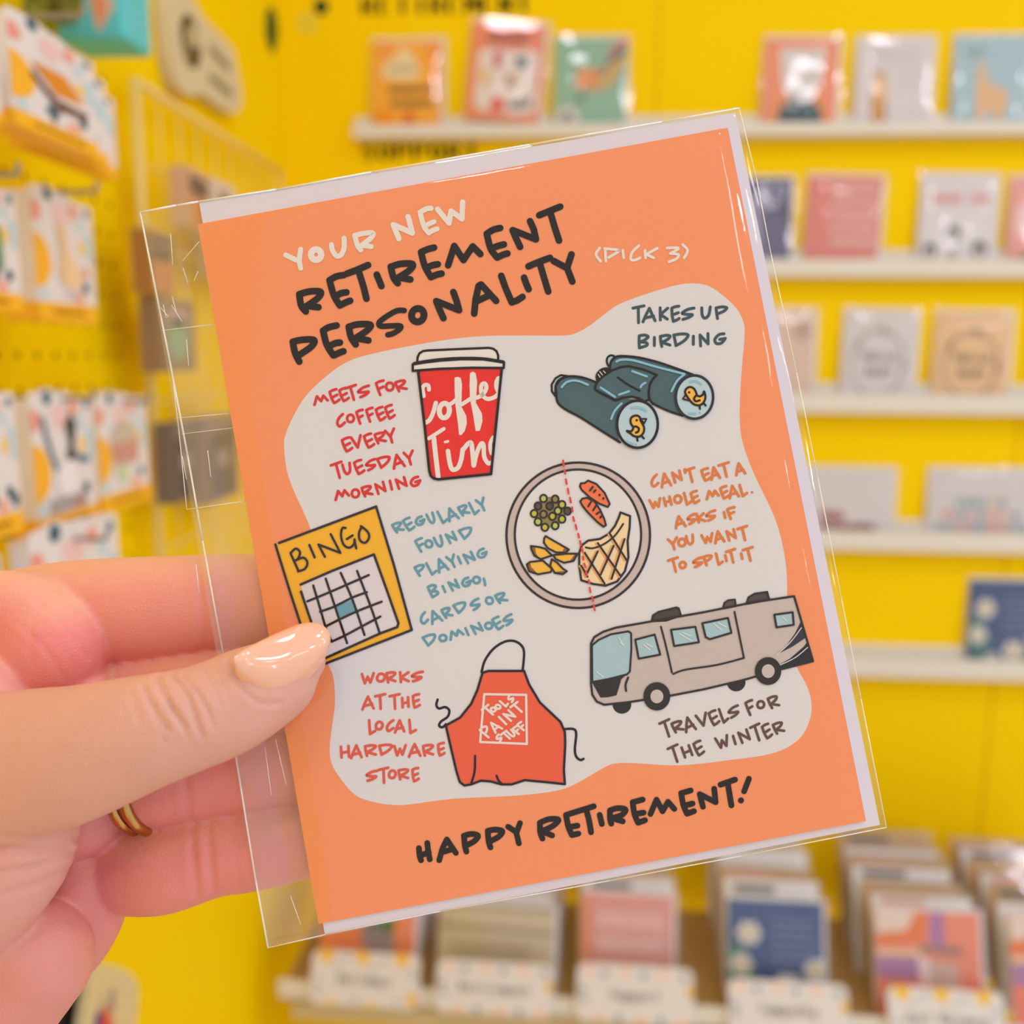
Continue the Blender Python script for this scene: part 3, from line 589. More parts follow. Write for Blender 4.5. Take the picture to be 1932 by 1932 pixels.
# motorhome
p = Print(ct3); Z = ZP(p, 1090, 1090, 4.2); RB = (204, 188, 178); GL = (172, 200, 204); RD = (50, 44, 34)
for x, y in ((350, 1005), (1255, 828)): Z.fill(ell(x, y, 74, 72), RD, 1)
Z.both([(585, 345), (595, 298), (640, 270), (780, 235), (800, 242), (818, 300), (700, 340)], (78, 70, 52), 15, RD, 1)
Z.both([(1148, 245), (1162, 198), (1192, 178), (1245, 173), (1252, 225)], (104, 82, 64), 15, RD, 1)
Z.both([(1335, 208), (1352, 155), (1400, 126), (1500, 112), (1518, 175)], (82, 72, 62), 15, RD, 1)
BD = [(105, 520), (130, 470), (200, 428), (300, 395), (600, 342), (1000, 272), (1400, 192), (1712, 146), (1862, 660), (1600, 727), (1300, 812), (1000, 882), (740, 932), (400, 985), (210, 1005), (150, 980), (115, 925), (105, 840)]
Z.fill(BD, RB, 2)
Z.fill([(1568, 612), (1650, 540), (1720, 440), (1764, 350), (1800, 478), (1700, 545)], (58, 54, 62), 3); Z.fill([(1588, 692), (1680, 640), (1790, 545), (1814, 512), (1862, 660), (1600, 727)], (46, 42, 42), 3)
Z.lines([[(1575, 610), (1680, 512), (1770, 395)], [(1602, 690), (1720, 632), (1820, 550)]], 7, (226, 222, 218), 4)
Z.stroke(BD, 17, RD, 4, False, True)
Z.both([(112, 535), (165, 492), (260, 448), (400, 424), (422, 440), (424, 560), (412, 742), (388, 765), (250, 800), (115, 825)], GL, 15, RD, 3)
Z.fill([(115, 832), (385, 768), (345, 802), (322, 880), (306, 930), (240, 945), (180, 948)], RD, 4)
Z.stroke([(398, 790), (378, 848), (383, 895)], 17, RD, 4)
for q in ([(455, 490), (608, 450), (652, 608), (482, 640)], [(738, 412), (930, 388), (958, 510), (762, 540)], [(985, 360), (1188, 318), (1215, 435), (1045, 486), (1012, 470)], [(1555, 292), (1700, 273), (1708, 372), (1572, 392)]): Z.both(q, GL, 16, RD, 4)
Z.lines([[(658, 388), (700, 550), (745, 750)], [(755, 762), (850, 728), (1100, 690), (1315, 635)], [(1240, 270), (1315, 635)]], 15, RD, 4)
for q in ([(325, 475), (365, 538)], [(335, 510), (355, 530)], [(150, 742), (200, 785)], [(520, 528), (570, 570)], [(545, 522), (590, 548)], [(800, 440), (900, 498)], [(830, 432), (890, 460)], [(1072, 360), (1135, 412)], [(1110, 355), (1175, 390)], [(1620, 310), (1650, 340)]):
    Z.stroke(q, 8, (226, 232, 230), 6)
for x, y, r in ((625, 938, 106), (1505, 738, 104)):
    Z.fill(ell(x, y, r, r + 6), RD, 6); Z.fill(ell(x, y, 51, 54), (206, 190, 178), 7)
p.mb.build('motorhome_print', card)

# envelope behind the card, inside the sleeve
ev = [px2c(*q, -0.9) for q in ((376, 382), (1387, 213), (1660, 1556), (613, 1762))]
b = MB(); em = mat('envelope_white', (226, 219, 226), 0.7, 0.2, noise=0.02, nscale=300)
k = [cpt(u, v, h) for h in (-0.8, -1.3) for u, v in ev]
b.add(k, [(0, 1, 2, 3), (7, 6, 5, 4), (0, 4, 5, 1), (1, 5, 6, 2), (2, 6, 7, 3), (3, 7, 4, 0)], em)
env = b.build('envelope'); tag(env, 'white envelope showing as a border behind the large orange card', 'envelope')

# clear sleeve
SQ = [px2c(*q) for q in ((262, 398), (1396, 201), (1675, 1563), (504, 1791))]
def squad(s, t):
    a = np.array(SQ); return (1 - t) * ((1 - s) * a[0] + s * a[1]) + t * ((1 - s) * a[3] + s * a[2])
def nz(x, y):
    return (math.sin(x * 1.9 + math.sin(y * 0.83) * 2) + math.sin(y * 1.7 + x * 0.6 + 1.3) + math.sin(x * 0.37 - y * 0.53)) / 3
def sheet(front):
    nu, nv = 170, 170; vs = []
    for j in range(nv + 1):
        for i in range(nu + 1):
            s = i / nu; t = j / nv
            s = 0.5 - 0.5 * math.cos(math.pi * s) if False else s
            u, v = squad(s, t); u = float(u); v = float(v)
            ed = -0.75
            if front:
                def fall(d, r): # 1 inside, 0 at the seam
                    x = min(1.0, max(0.0, d / r)); return x * x * (3 - 2 * x)
                dr = (1 - s) * 121.0; dt = t * 145.0; db = (1 - t) * 145.0; dl = s * 121.0
                f = min(fall(dr, 6.2), fall(dt, 5.5), fall(db, 3.6), 0.35 + 0.65 * fall(dl - 6, 9.0))
                h = ed + (0.95 - ed) * f
                near = max(0, 1 - min(dr, dt, db) / 12.0)
                h += 0.05 * nz(u * 0.5, v * 0.22) * near + 0.018 * nz(u * 1.7, v * 1.3) * near * min(1, min(dr, dt) / 2)
                if u < 0: h += 0.10 * nz(u * 0.25, v * 0.12) + 0.02 * nz(u, v)
                if 0 < u < 108 and 0 < v < 139.7: h = max(h, 0.12)
            else:
                h = ed - 0.8 * min(1, min(s, 1 - s, t, 1 - t) * 18) - (0.0)
            vs.append(cpt(u, v, h))
    w = nu + 1
    return vs, [(j * w + i, (j + 1) * w + i, (j + 1) * w + i + 1, j * w + i + 1) for j in range(nv) for i in range(nu)]
sl = empty('card_sleeve', cpt(50, 70), 'clear cellophane sleeve around the large orange card, its empty flap at the left', 'sleeve')
for nm, fr in (('front_film', True), ('back_film', False)):
    vs, fs = sheet(fr)
    mi = [1 if (sum(px_ for px_ in [((vs[f[0]] - CO).dot(CU) * 1000)]) < -0.2) else 0 for f in fs]
    mesh_obj(nm, vs, fs, [film('film_clear', 0.0, 0.05, 0.55), film('film_flap', 0.055, 0.07, 0.8, (230, 214, 180), wr=0.1, wscale=160)], mi, sl, True)
em = film('film_edge', 0.9, 0.15, 3.0, (252, 248, 236))  # highlight of the cut edge and top seam painted in as near-white colour
def edge(name, pts, r, h=-0.7):
    b = MB(); q = [cpt(*px2c(a, c), h) for a, c in pts]
    for a, c in zip(q, q[1:]): b.rod(a, c, r, em, 8)
    return b.build(name, sl, True)
edge('cut_edge', [(262, 398), (300, 590), (318, 680), (352, 860), (380, 1020), (420, 1240), (440, 1410), (480, 1660), (504, 1791)], 0.00019)
edge('top_seam', [(262, 398), (330, 385), (372, 378), (520, 355), (700, 322), (1000, 270), (1250, 227), (1396, 201)], 0.0002)
edge('side_seam', [(1396, 201), (1429, 335), (1457, 480), (1505, 702), (1545, 900), (1590, 1130), (1627, 1320), (1675, 1563)], 0.00010)
edge('bottom_seam', [(504, 1791), (612, 1766), (830, 1722), (1150, 1664), (1400, 1617), (1675, 1563)], 0.00010)
edge('fold_line', [(303, 622), (404, 610)], 0.00008); edge('fold_line', [(328, 788), (432, 779)], 0.00008)
edge('fold_line', [(340, 818), (440, 806)], 0.00006)
edge('adhesive_strip_outline', [(323, 700), (336, 810), (351, 961), (463, 945)], 0.00009, -0.4)
for q in ([(344, 493), (376, 456)], [(324, 576), (344, 607)], [(345, 505), (355, 535)], [(366, 530), (374, 512)], [(303, 580), (318, 598)], [(325, 560), (333, 590)], [(308, 575), (314, 600)], [(352, 640), (356, 690)], [(370, 1065), (376, 1120)], [(344, 860), (352, 905)], [(392, 850), (398, 900)], [(402, 1350), (412, 1420)], [(520, 1395), (540, 1480)], [(500, 1410), (512, 1500)], [(548, 1690), (568, 1745)], [(322, 440), (326, 500)]):
    edge('scratch', q, 0.00006, 0.05)
# ------------------------------------------------------------------ the hand
# centre lines: (px, py, radius in px, mm behind (+) or before (-) the card plane)
K = 0.92
BEH = 1.9
def behind(r): return BEH + r * 0.105 * K
CH = {
 'thumb': [(-330, 1610, 215, 2), (-200, 1530, 185, -4), (-60, 1472, 158, -9), (60, 1440, 140, -12), (150, 1420, 128, -14), (263, 1385, 111, -15), (348, 1361, 99, -14.2), (413, 1338, 95, -12.6), (471, 1309, 90, -10.6), (533, 1277, 75, -8.6), (560, 1259, 55, -6.8), (574, 1248, 41, -5.6)],
 'web': [(-200, 1420, 150, 0), (-90, 1350, 118, -3), (-48, 1330, 104, -4)],
 'index_base': [(-330, 1330, 150, 12), (-150, 1220, 122, 8), (20, 1178, 102, 6), (92, 1222, 108, 4)],
 'index': [(60, 1168, 100, 15), (150, 1160, 104, 14.5), (300, 1148, 99, behind(99)), (440, 1133, 88, behind(88)), (505, 1130, 85, behind(85)), (640, 1122, 74, behind(74)), (735, 1118, 58, behind(62))],
 'middle_base': [(-330, 1480, 150, 14), (-150, 1390, 118, 9), (60, 1345, 104, 6), (140, 1335, 92, 6)],
 'middle': [(110, 1335, 96, 14), (220, 1330, 96, 13.5), (350, 1318, 92, behind(92)), (470, 1306, 87, behind(87)), (620, 1290, 78, behind(78)), (760, 1275, 58, behind(62))],
 'ring_base': [(-330, 1640, 140, 14), (-100, 1590, 112, 10), (60, 1556, 98, 9), (150, 1532, 86, 9)],
 'ring': [(130, 1492, 80, 13), (190, 1483, 82, 13), (252, 1477, 84, 13), (310, 1470, 90, behind(91)), (400, 1455, 88, behind(90)), (480, 1446, 84, behind(86)), (560, 1435, 80, behind(80)), (700, 1410, 56, behind(58))],
 'little_base': [(-300, 1830, 150, 12), (-50, 1845, 128, 9), (90, 1785, 96, 12), (146, 1722, 86, 12), (157, 1668, 79, 12)],
 'little': [(235, 1642, 80, 14), (310, 1639, 82, behind(84)), (400, 1612, 78, behind(80)), (480, 1601, 76, behind(77)), (580, 1584, 69, behind(70)), (690, 1563, 50, behind(52))],
 'thenar': [(60, 1530, 92, -8), (18, 1608, 114, -8), (-60, 1680, 140, -7), (-200, 1800, 200, 0)],
 'heel': [(60, 1812, 112, 0), (-78, 1965, 148, 2), (-200, 2200, 215, 8)],
 'palm_a': [(-160, 1350, 150, 10), (-260, 1650, 200, 12), (-330, 2000, 225, 14), (-430, 2450, 225, 4)],
 'palm_b': [(-330, 1350, 140, 12), (-420, 1700, 200, 12), (-440, 2050, 215, 12), (-480, 2450, 225, 2)],
 'wrist': [(-400, 2250, 230, 6), (-470, 2550, 225, -8), (-560, 3000, 260, -34), (-760, 4200, 360, -78), (-900, 5600, 430, -108)],
}
TONES = {'thumb': (221, 163, 139), 'thenar': (223, 158, 138), 'web': (228, 158, 140), 'heel': (222, 144, 128), 'index_base': (232, 132, 120), 'index': (238, 154, 138), 'wrist': (224, 168, 138)}
def cr4(pts, n):
    out = []; N = len(pts); a = np.array(pts, float)
    for i in range(N - 1):
        p0, p1, p2, p3 = a[max(i - 1, 0)], a[i], a[i + 1], a[min(i + 2, N - 1)]
        for k in range(n):
            t = k / n; out.append(0.5 * (2 * p1 + (p2 - p0) * t + (2 * p0 - 5 * p1 + 4 * p2 - p3) * t * t + (3 * p1 - p0 - 3 * p2 + p3) * t ** 3))
    out.append(a[-1]); return out
def hp(px, py, dz): return P(px, py, cdepth(min(max(px, -300), 1000), min(max(py, 300), 2000)) + dz * 0.001)
TUBES = {}
def tube(pts, kk, n=7, seg=36):
    q = cr4(pts, n); cs = [hp(a[0], a[1], a[3]) for a in q]
    rs = [a[2] * (c - CAM).dot(FW) / F for a, c in zip(q, cs)]
    fr = []
    for i, c in enumerate(cs):
        t = (cs[min(i + 1, len(cs) - 1)] - cs[max(i - 1, 0)]).normalized()
        d = (c - CAM).normalized(); d = (d - t * d.dot(t)).normalized(); fr.append((t, t.cross(d), d))
    rings = []
    for e, sg in ((0, -1), (len(cs) - 1, 1)):
        L = []
        for k in range(1, 8):
            a = math.pi / 2 * k / 8; L.append((cs[e] + fr[e][0] * (sg * rs[e] * math.sin(a)), rs[e] * math.cos(a), fr[e]))
        rings.append(L)
    R = rings[0][::-1] + [(c, r, f) for c, r, f in zip(cs, rs, fr)] + rings[1]
    vs = []; fs = []
    for c, r, (t, s, d) in R:
        vs += [c + s * (r * math.cos(2 * math.pi * j / seg)) + d * (r * kk * math.sin(2 * math.pi * j / seg)) for j in range(seg)]
    for i in range(len(R) - 1):
        fs += [(i * seg + j, i * seg + (j + 1) % seg, (i + 1) * seg + (j + 1) % seg, (i + 1) * seg + j) for j in range(seg)]
    fs += [tuple(range(seg))[::-1], tuple(range((len(R) - 1) * seg, len(R) * seg))]
    return vs, fs, cs, rs, fr
def skin_mat():
    m = bpy.data.materials.new('skin'); m.use_nodes = True; nt = m.node_tree; b = nt.nodes['Principled BSDF']; N = nt.nodes.new; L = nt.links.new
    at = N('ShaderNodeAttribute'); at.attribute_name = 'tone'
    tc = N('ShaderNodeTexCoord'); n = N('ShaderNodeTexNoise'); n.inputs['Scale'].default_value = 130; n.inputs['Detail'].default_value = 5
    L(tc.outputs['Object'], n.inputs['Vector'])
    rp = N('ShaderNodeMapRange'); rp.inputs[3].default_value = 0.93; rp.inputs[4].default_value = 1.05; L(n.outputs['Fac'], rp.inputs[0])
    mu = N('ShaderNodeMix'); mu.data_type = 'RGBA'; mu.blend_type = 'MULTIPLY'; mu.inputs[0].default_value = 1.0
    cb = N('ShaderNodeCombineColor')
    for i in range(3): L(rp.outputs[0], cb.inputs[i])
    L(at.outputs['Color'], mu.inputs[6]); L(cb.outputs[0], mu.inputs[7]); L(mu.outputs[2], b.inputs['Base Color'])
    b.inputs['Roughness'].default_value = 0.46; b.inputs['Specular IOR Level'].default_value = 0.38
    b.inputs['Subsurface Weight'].default_value = 0.22; b.inputs['Subsurface Radius'].default_value = (1, 0.35, 0.2); b.inputs['Subsurface Scale'].default_value = 0.0025
    v = N('ShaderNodeTexVoronoi'); v.inputs['Scale'].default_value = 1500; v.feature = 'DISTANCE_TO_EDGE'; L(tc.outputs['Object'], v.inputs['Vector'])
    n2 = N('ShaderNodeTexNoise'); n2.inputs['Scale'].default_value = 600; n2.inputs['Detail'].default_value = 4; L(tc.outputs['Object'], n2.inputs['Vector'])
    ad = N('ShaderNodeMath'); ad.operation = 'ADD'; L(v.outputs['Distance'], ad.inputs[0]); L(n2.outputs['Fac'], ad.inputs[1])
    bp = N('ShaderNodeBump'); bp.inputs['Strength'].default_value = 0.22; bp.inputs['Distance'].default_value = 0.0006
    L(ad.outputs[0], bp.inputs['Height']); L(bp.outputs['Normal'], b.inputs['Normal'])
    return m
def build_hand():
    V = []; Fc = []
    for nm, pts in CH.items():
        vs, fs, cs, rs, fr = tube(pts, 0.86 if nm == 'thumb' else K)
        TUBES[nm] = (cs, rs, fr); k = len(V); V += vs; Fc += [tuple(k + a for a in f) for f in fs]
    me = bpy.data.meshes.new('tmp'); me.from_pydata([tuple(v - CO) for v in V], [], Fc)
    tmp = bpy.data.objects.new('tmp', me); COL.objects.link(tmp)
    rm = tmp.modifiers.new('r', 'REMESH'); rm.mode = 'VOXEL'; rm.voxel_size = 0.00062
    sm = tmp.modifiers.new('s', 'SMOOTH'); sm.factor = 0.5; sm.iterations = 3
    dg = bpy.context.evaluated_depsgraph_get(); ev = tmp.evaluated_get(dg)
    me2 = bpy.data.meshes.new_from_object(ev); me2.name = 'hand_skin'
    bpy.data.objects.remove(tmp); bpy.data.meshes.remove(me)
    n = len(me2.vertices); co = np.empty(n * 3, np.float32); me2.vertices.foreach_get('co', co); co = co.reshape(-1, 3).astype(float)
    nr = np.empty(n * 3, np.float32); me2.vertices.foreach_get('normal', nr); nr = nr.reshape(-1, 3).astype(float)
    w = co + np.array(CO)
    # which chain each point lies on
    names = list(CH); dist = np.full((len(names), n), 1e9)
    for i, nm in enumerate(names):
        cs, rs, fr = TUBES[nm]
        for c, r in zip(cs, rs):
            dist[i] = np.minimum(dist[i], np.linalg.norm(w - np.array(c), axis=1) - r)
    own = dist.argmin(0)
    rel = w - np.array(CAM); dep = rel @ np.array(FW)
    px = CC + F * (rel @ np.array(RT)) / dep; py = CC + F * (rel @ np.array(DN)) / dep
    facing = -(nr * rel).sum(1) / np.linalg.norm(rel, axis=1)
    def crease(chains, pts, wpx, depth):
        q = np.array(cr(pts, False, 6)); d = np.full(n, 1e9)
        for a, b in zip(q[:-1], q[1:]):
            ab = b - a; L = (ab ** 2).sum() or 1
            t = np.clip(((px - a[0]) * ab[0] + (py - a[1]) * ab[1]) / L, 0, 1)
            d = np.minimum(d, np.hypot(px - a[0] - t * ab[0], py - a[1] - t * ab[1]))
        sel = np.isin(own, [names.index(c) for c in chains]) & (facing > 0.05)
        wt = np.exp(-(d / wpx) ** 2) * sel
        w[:] -= nr * (wt * depth * 0.001)[:, None]
        lip = np.exp(-((d - 2.2 * wpx) / (1.2 * wpx)) ** 2) * sel
        w[:] += nr * (lip * depth * 0.0003)[:, None]
    T = ['thumb']
    for pts, wd, dp in (([(270, 1296), (284, 1325), (307, 1363), (316, 1378)], 5, .35), ([(297, 1281), (308, 1310), (335, 1350), (350, 1372)], 5, .42), ([(326, 1277), (352, 1308), (369, 1356), (381, 1388)], 5, .42),
                        ([(345, 1275), (374, 1310), (398, 1352), (404, 1372)], 4, .28), ([(318, 1320), (330, 1355), (352, 1385)], 4, .22), ([(380, 1262), (404, 1296), (416, 1330)], 4, .15),
                        ([(290, 1330), (296, 1360), (312, 1400)], 4, .2), ([(430, 1250), (440, 1275), (462, 1306), (492, 1326), (528, 1326)], 5, .35), ([(248, 1310), (258, 1340), (262, 1365)], 5, .14), ([(360, 1290), (386, 1330), (396, 1366)], 3, .14), ([(308, 1296), (322, 1330), (338, 1362)], 3, .16), ([(278, 1318), (292, 1352), (306, 1384)], 3, .14), ([(412, 1272), (426, 1306), (440, 1340)], 3, .1), ([(336, 1300), (352, 1338), (368, 1376)], 3, .16), ([(230, 1330), (240, 1372)], 3, .1)): crease(T, pts, wd, dp)
    for pts, wd, dp in (([(-20, 1602), (90, 1604), (142, 1582)], 7, .6), ([(-20, 1650), (60, 1636), (132, 1604)], 7, .55), ([(0, 1690), (70, 1668), (126, 1640)], 6, .3), ([(0, 1578), (80, 1580), (140, 1562)], 6, .25)): crease(['thenar', 'thumb'], pts, wd, dp)
    for pts, wd, dp in (([(374, 1050), (378, 1110), (382, 1170), (384, 1225)], 8, .35), ([(392, 1060), (396, 1130), (400, 1210)], 6, .15)): crease(['index'], pts, wd, dp)
    for pts, wd, dp in (([(362, 1560), (364, 1610), (371, 1685)], 7, .35), ([(393, 1555), (396, 1610), (402, 1680)], 7, .35), ([(440, 1560), (446, 1610), (450, 1672)], 6, .12)): crease(['little'], pts, wd, dp)
    for pts, wd, dp in (([(345, 1430), (350, 1480), (358, 1545)], 8, .25),): crease(['ring'], pts, wd, dp)
    for pts, wd, dp in (([(65, 1132), (120, 1180), (165, 1240)], 6, .15), ([(40, 1180), (90, 1230), (120, 1280)], 6, .15), ([(100, 1100), (60, 1180), (60, 1250)], 6, .12)): crease(['index_base'], pts, wd, dp)
    co = (w - np.array(CO)).astype(np.float32); me2.vertices.foreach_set('co', co.ravel())
    # skin tones: palm sides redder than the back of the thumb
    wts = np.exp(-np.clip(dist - dist.min(0), 0, None) / 0.0018); wts /= wts.sum(0)
    tone = np.zeros((n, 3))
    for i, nm in enumerate(names):
        c = TONES.get(nm, (228, 138, 128)); tone += wts[i][:, None] * np.array([s2l(x) for x in c])
    upw = np.clip(-(nr @ np.array(DN)) * 1.25 - 0.45, 0, 1) * np.isin(own, [names.index(c) for c in names if c not in ('thumb', 'thenar', 'heel', 'wrist', 'web')])   # upward-facing skin of the fingers gets a paler tone
    tone = tone * (1 - upw)[:, None] + np.array([s2l(x) for x in (242, 184, 148)]) * upw[:, None]
    at = me2.attributes.new('tone', 'FLOAT_COLOR', 'POINT')
    at.data.foreach_set('color', np.concatenate([tone, np.ones((n, 1))], 1).astype(np.float32).ravel())
    me2.materials.clear(); me2.materials.append(skin_mat())
    me2.polygons.foreach_set('use_smooth', [True] * len(me2.polygons)); me2.update()
    o = bpy.data.objects.new('person', me2); COL.objects.link(o); o.location = CO
    tag(o, "person's left hand with a peach thumbnail pinching the clear sleeve of the orange card", 'person')
    return o
hand = build_hand()
# thumb nail: a curved plate lying on the thumb tube
def build_nail():
    cs, rs, fr = TUBES['thumb']
    up = [(441, 1240), (460, 1226), (478, 1216), (506, 1202), (535, 1189), (560, 1179), (578, 1175), (596, 1175), (612, 1182), (621, 1192), (624, 1205)]
    lo = [(441, 1248), (444, 1268), (454, 1287), (478, 1309), (506, 1321), (530, 1317), (553, 1304), (577, 1287), (598, 1264), (615, 1238), (624, 1207)]
    U = cr(up, False, 4); L = cr(lo, False, 4); nu = len(U); nv = 18
    c2 = np.array([proj(c) for c in cs]); zc = np.array([(c - CAM).dot(FW) for c in cs]); rr = np.array(rs)
    def surf(x, y):
        a = c2; best = None
        d = np.hypot(a[:, 0] - x, a[:, 1] - y)
        i = int(d.argmin()); j0, j1 = max(i - 1, 0), min(i + 1, len(a) - 1)
        t = a[j1] - a[j0]; t = t / np.hypot(*t); e = np.array([x, y]) - a[i]
        al = e @ t; off = e[0] * t[1] - e[1] * t[0]
        return i, al, off
    vs = []
    for i in range(nu):
        for j in range(nv + 1):
            v = j / nv; x = U[i][0] * (1 - v) + L[i][0] * v; y = U[i][1] * (1 - v) + L[i][1] * v
            s = i / (nu - 1)
            z0 = cdepth(x, y) + 0.001 * (-19.8 + 10.4 * s ** 1.4)       # ridge, base to tip
            across = (v - 0.62) / 0.62 if v < 0.62 else (v - 0.62) / 0.5
            hw = math.hypot(U[i][0] - L[i][0], U[i][1] - L[i][1]) * 0.5 * 0.1
            sag = hw * 0.72 * abs(across) ** 2.1
            vs.append((x, y, z0 + 0.001 * sag))
    w = nv + 1
    top = [P(x, y, z) for x, y, z in vs]; bot = [P(x, y, z + 0.0007) for x, y, z in vs]
    k = len(top); fs = []
    for i in range(nu - 1):
        for j in range(nv):
            a, b, c, d = i * w + j, i * w + j + 1, (i + 1) * w + j + 1, (i + 1) * w + j
            fs += [(a, d, c, b), (k + a, k + b, k + c, k + d)]
    rim = [j for j in range(w)] + [i * w + nv for i in range(1, nu)] + [(nu - 1) * w + j for j in range(nv - 1, -1, -1)] + [i * w for i in range(nu - 2, 0, -1)]
    for a, b in zip(rim, rim[1:] + rim[:1]): fs.append((a, b, k + b, k + a))
    m = mat('nail_polish', (243, 180, 142), 0.12, 0.6); b_ = m.node_tree.nodes['Principled BSDF']
    b_.inputs['Coat Weight'].default_value = 0.8; b_.inputs['Coat Roughness'].default_value = 0.03
    o = mesh_obj('thumbnail', top + bot, fs, [m], None, hand, True)
    o['label'] = 'long glossy peach painted thumbnail'
build_nail()
# two gold bands on the ring finger
def band(px0, label):
    cs, rs, fr = TUBES['ring']; i = int(np.argmin([abs(proj(c)[0] - px0) for c in cs]))
    c, r, (t, s, d) = cs[i], rs[i], fr[i]
    seg = 64; prof = [(-1.25, .1), (-1.15, .75), (-.7, 1.15), (0, 1.3), (.7, 1.15), (1.15, .75), (1.25, .1), (0.9, -.5), (-.9, -.5)]
    vs = []; fs = []; m = len(prof)
    for k in range(seg):
        a = 2 * math.pi * k / seg
        for x, h in prof:
            rr = r + 0.001 * (h + 0.15); vs.append(c + t * (x * 0.001) + s * (rr * math.cos(a)) + d * (rr * K * math.sin(a)))
    for k in range(seg):
        for q in range(m): fs.append((k * m + q, k * m + (q + 1) % m, ((k + 1) % seg) * m + (q + 1) % m, ((k + 1) % seg) * m + q))
    o = mesh_obj('gold_ring', vs, fs, [mat('gold', (206, 160, 92), 0.22, 0.5, 1.0)], None, None, True)
    tag(o, label, 'ring')
band(266, 'gold ring band on the ring finger, the one nearer the palm')
band(291, 'gold ring band on the ring finger, the one nearer the card')
# ------------------------------------------------------------------ wall ledges and the cards standing on them
cream = mat('ledge_cream', (226, 218, 200), 0.5, 0.3, noise=0.015, nscale=12)
LED = {}
def ledge(key, px, ytop, ybot, label):
    yf = D - 0.024
    top = on_y(px, ytop, yf); bot = on_y(px, ybot, D if ybot < 674 else yf)
    x0 = on_y(664, 240, yf).x; x1 = 1.6; t = 0.006
    e = empty('wall_ledge', (0.5 * (x0 + x1), D, bot.z), label, 'shelf', 'wall ledges')
    b = MB(); b.aabox((x0, yf, bot.z), (x1, yf + t, top.z), cream); b.build('front_lip', e, bevel=0.0015)
    b = MB(); b.aabox((x0, yf + t, bot.z), (x1, D, bot.z + t), cream); b.build('tray', e)
    b = MB(); b.aabox((x0, D - t, bot.z + t), (x1, D, top.z + 0.014), cream); b.build('back_flange', e, bevel=0.001)
    LED[key] = (bot.z + t, yf + t)
ledge(1, 1700, 229, 261, 'cream wall ledge, the topmost, under the RETIREMENT lettering')
ledge(2, 1700, 489, 525, 'cream wall ledge holding the pink card and the THANK YOU card')
ledge(3, 1700, 744, 781, 'cream wall ledge holding the two wreath cards')
ledge(4, 1700, 1004, 1041, 'cream wall ledge holding two landscape white cards')
ledge(5, 1700, 1243, 1280, 'cream wall ledge, the lowest, holding only the navy flower card')
paper = mat('paper_white', (226, 221, 216), 0.7, 0.2, noise=0.01)
kraft = mat('paper_kraft', (188, 160, 118), 0.8, 0.15, noise=0.05, nscale=60)
CLR = film('film_pack', 0.02, 0.06, 0.9, wr=0.4, wscale=30)
def standing(O, U, V, N, w, h, base, design, label, env='w', cat='greeting card', group=None, sleeve=True, name='greeting_card'):
    """a sleeved card: O bottom centre of its front face, U right, V up, N towards the viewer"""
    e = empty(name, O, label, cat, group)
    mb = MB(); o = O - U * (w / 2)
    mb.box(o - N * 0.0012, U * w, V * h, N * 0.0012, mat('card_%02x%02x%02x' % tuple(base), base, 0.6, 0.2, noise=0.01))
    pr = Print(lambda x, y, l: o + U * (w * x) + V * (h * (1 - y)) + N * (0.00012 * (l + 1)), mb); pr.clip = True
    if design: design(pr)
    mb.build('card_front', e)
    if env:
        mb = MB(); mb.box(o - U * 0.001 - N * 0.0022, U * (w + 0.005), V * (h + 0.004), N * 0.0008, paper if env == 'w' else kraft); mb.build('envelope', e)
    if sleeve:
        mb = MB(); nu, nv = 10, 12; vs = []
        for j in range(nv + 1):
            for i in range(nu + 1):
                a, c = i / nu, j / nv; edge = min(a, 1 - a, c, 1 - c)
                hh = 0.0032 * min(1, edge * 7) + 0.0008 * nz(a * 9 + O.x * 50, c * 8 + O.z * 30) - 0.001
                vs.append(o - U * 0.004 + U * ((w + 0.014) * a) + V * ((h + 0.007) * c) + N * max(hh, 0.0016 if edge > .1 else -0.001))
        q = nu + 1
        mb.add(vs, [(j * q + i, j * q + i + 1, (j + 1) * q + i + 1, (j + 1) * q + i) for j in range(nv) for i in range(nu)], CLR)
        mb.build('clear_sleeve', e, True)
    return e
def on_ledge(key, px0, px1, pytop, base, design, label, roll=0.0, lean=4.0, land=False, lift=0.0):
    z, yf = LED[key]; pm = (px0 + px1) / 2
    ym = D - 0.012
    a = on_y(px0, pytop, ym); c = on_y(px1, pytop, ym); w = c.x - a.x
    r = rad(roll); L = rad(lean)
    U = Vector((math.cos(r), 0, -math.sin(r))); V0 = Vector((math.sin(r), 0, math.cos(r)))
    h = (a.z - z - lift) / math.cos(L)
    V = (V0 * math.cos(L) + Vector((0, 1, 0)) * math.sin(L)).normalized(); N = U.cross(V).normalized()
    if N.y > 0: N = -N
    ybm = D - 0.003 - h * math.sin(L)
    base_c = Vector(((a.x + c.x) / 2 - (math.sin(r) * h / 2 if roll else 0), max(ybm, yf + 0.003), z + 0.0005 + lift + abs(math.sin(r)) * w / 2))
    return standing(base_c, U, V, N, w, h, base, design, label)
def rows(pr, x0, x1, y0, n, dy, wd, rgb, amp=0.0, layer=2, seed=1):
    r = random.Random(seed)
    for i in range(n):
        x = x0 + r.random() * 0.05; y = y0 + i * dy
        while x < x1 - 0.03:
            l = 0.04 + r.random() * 0.06; pr.stroke([(x, y), (x + l * .3, y - amp), (x + l * .6, y + amp), (min(x + l, x1), y)], wd, rgb, layer, n=3); x += l + 0.03
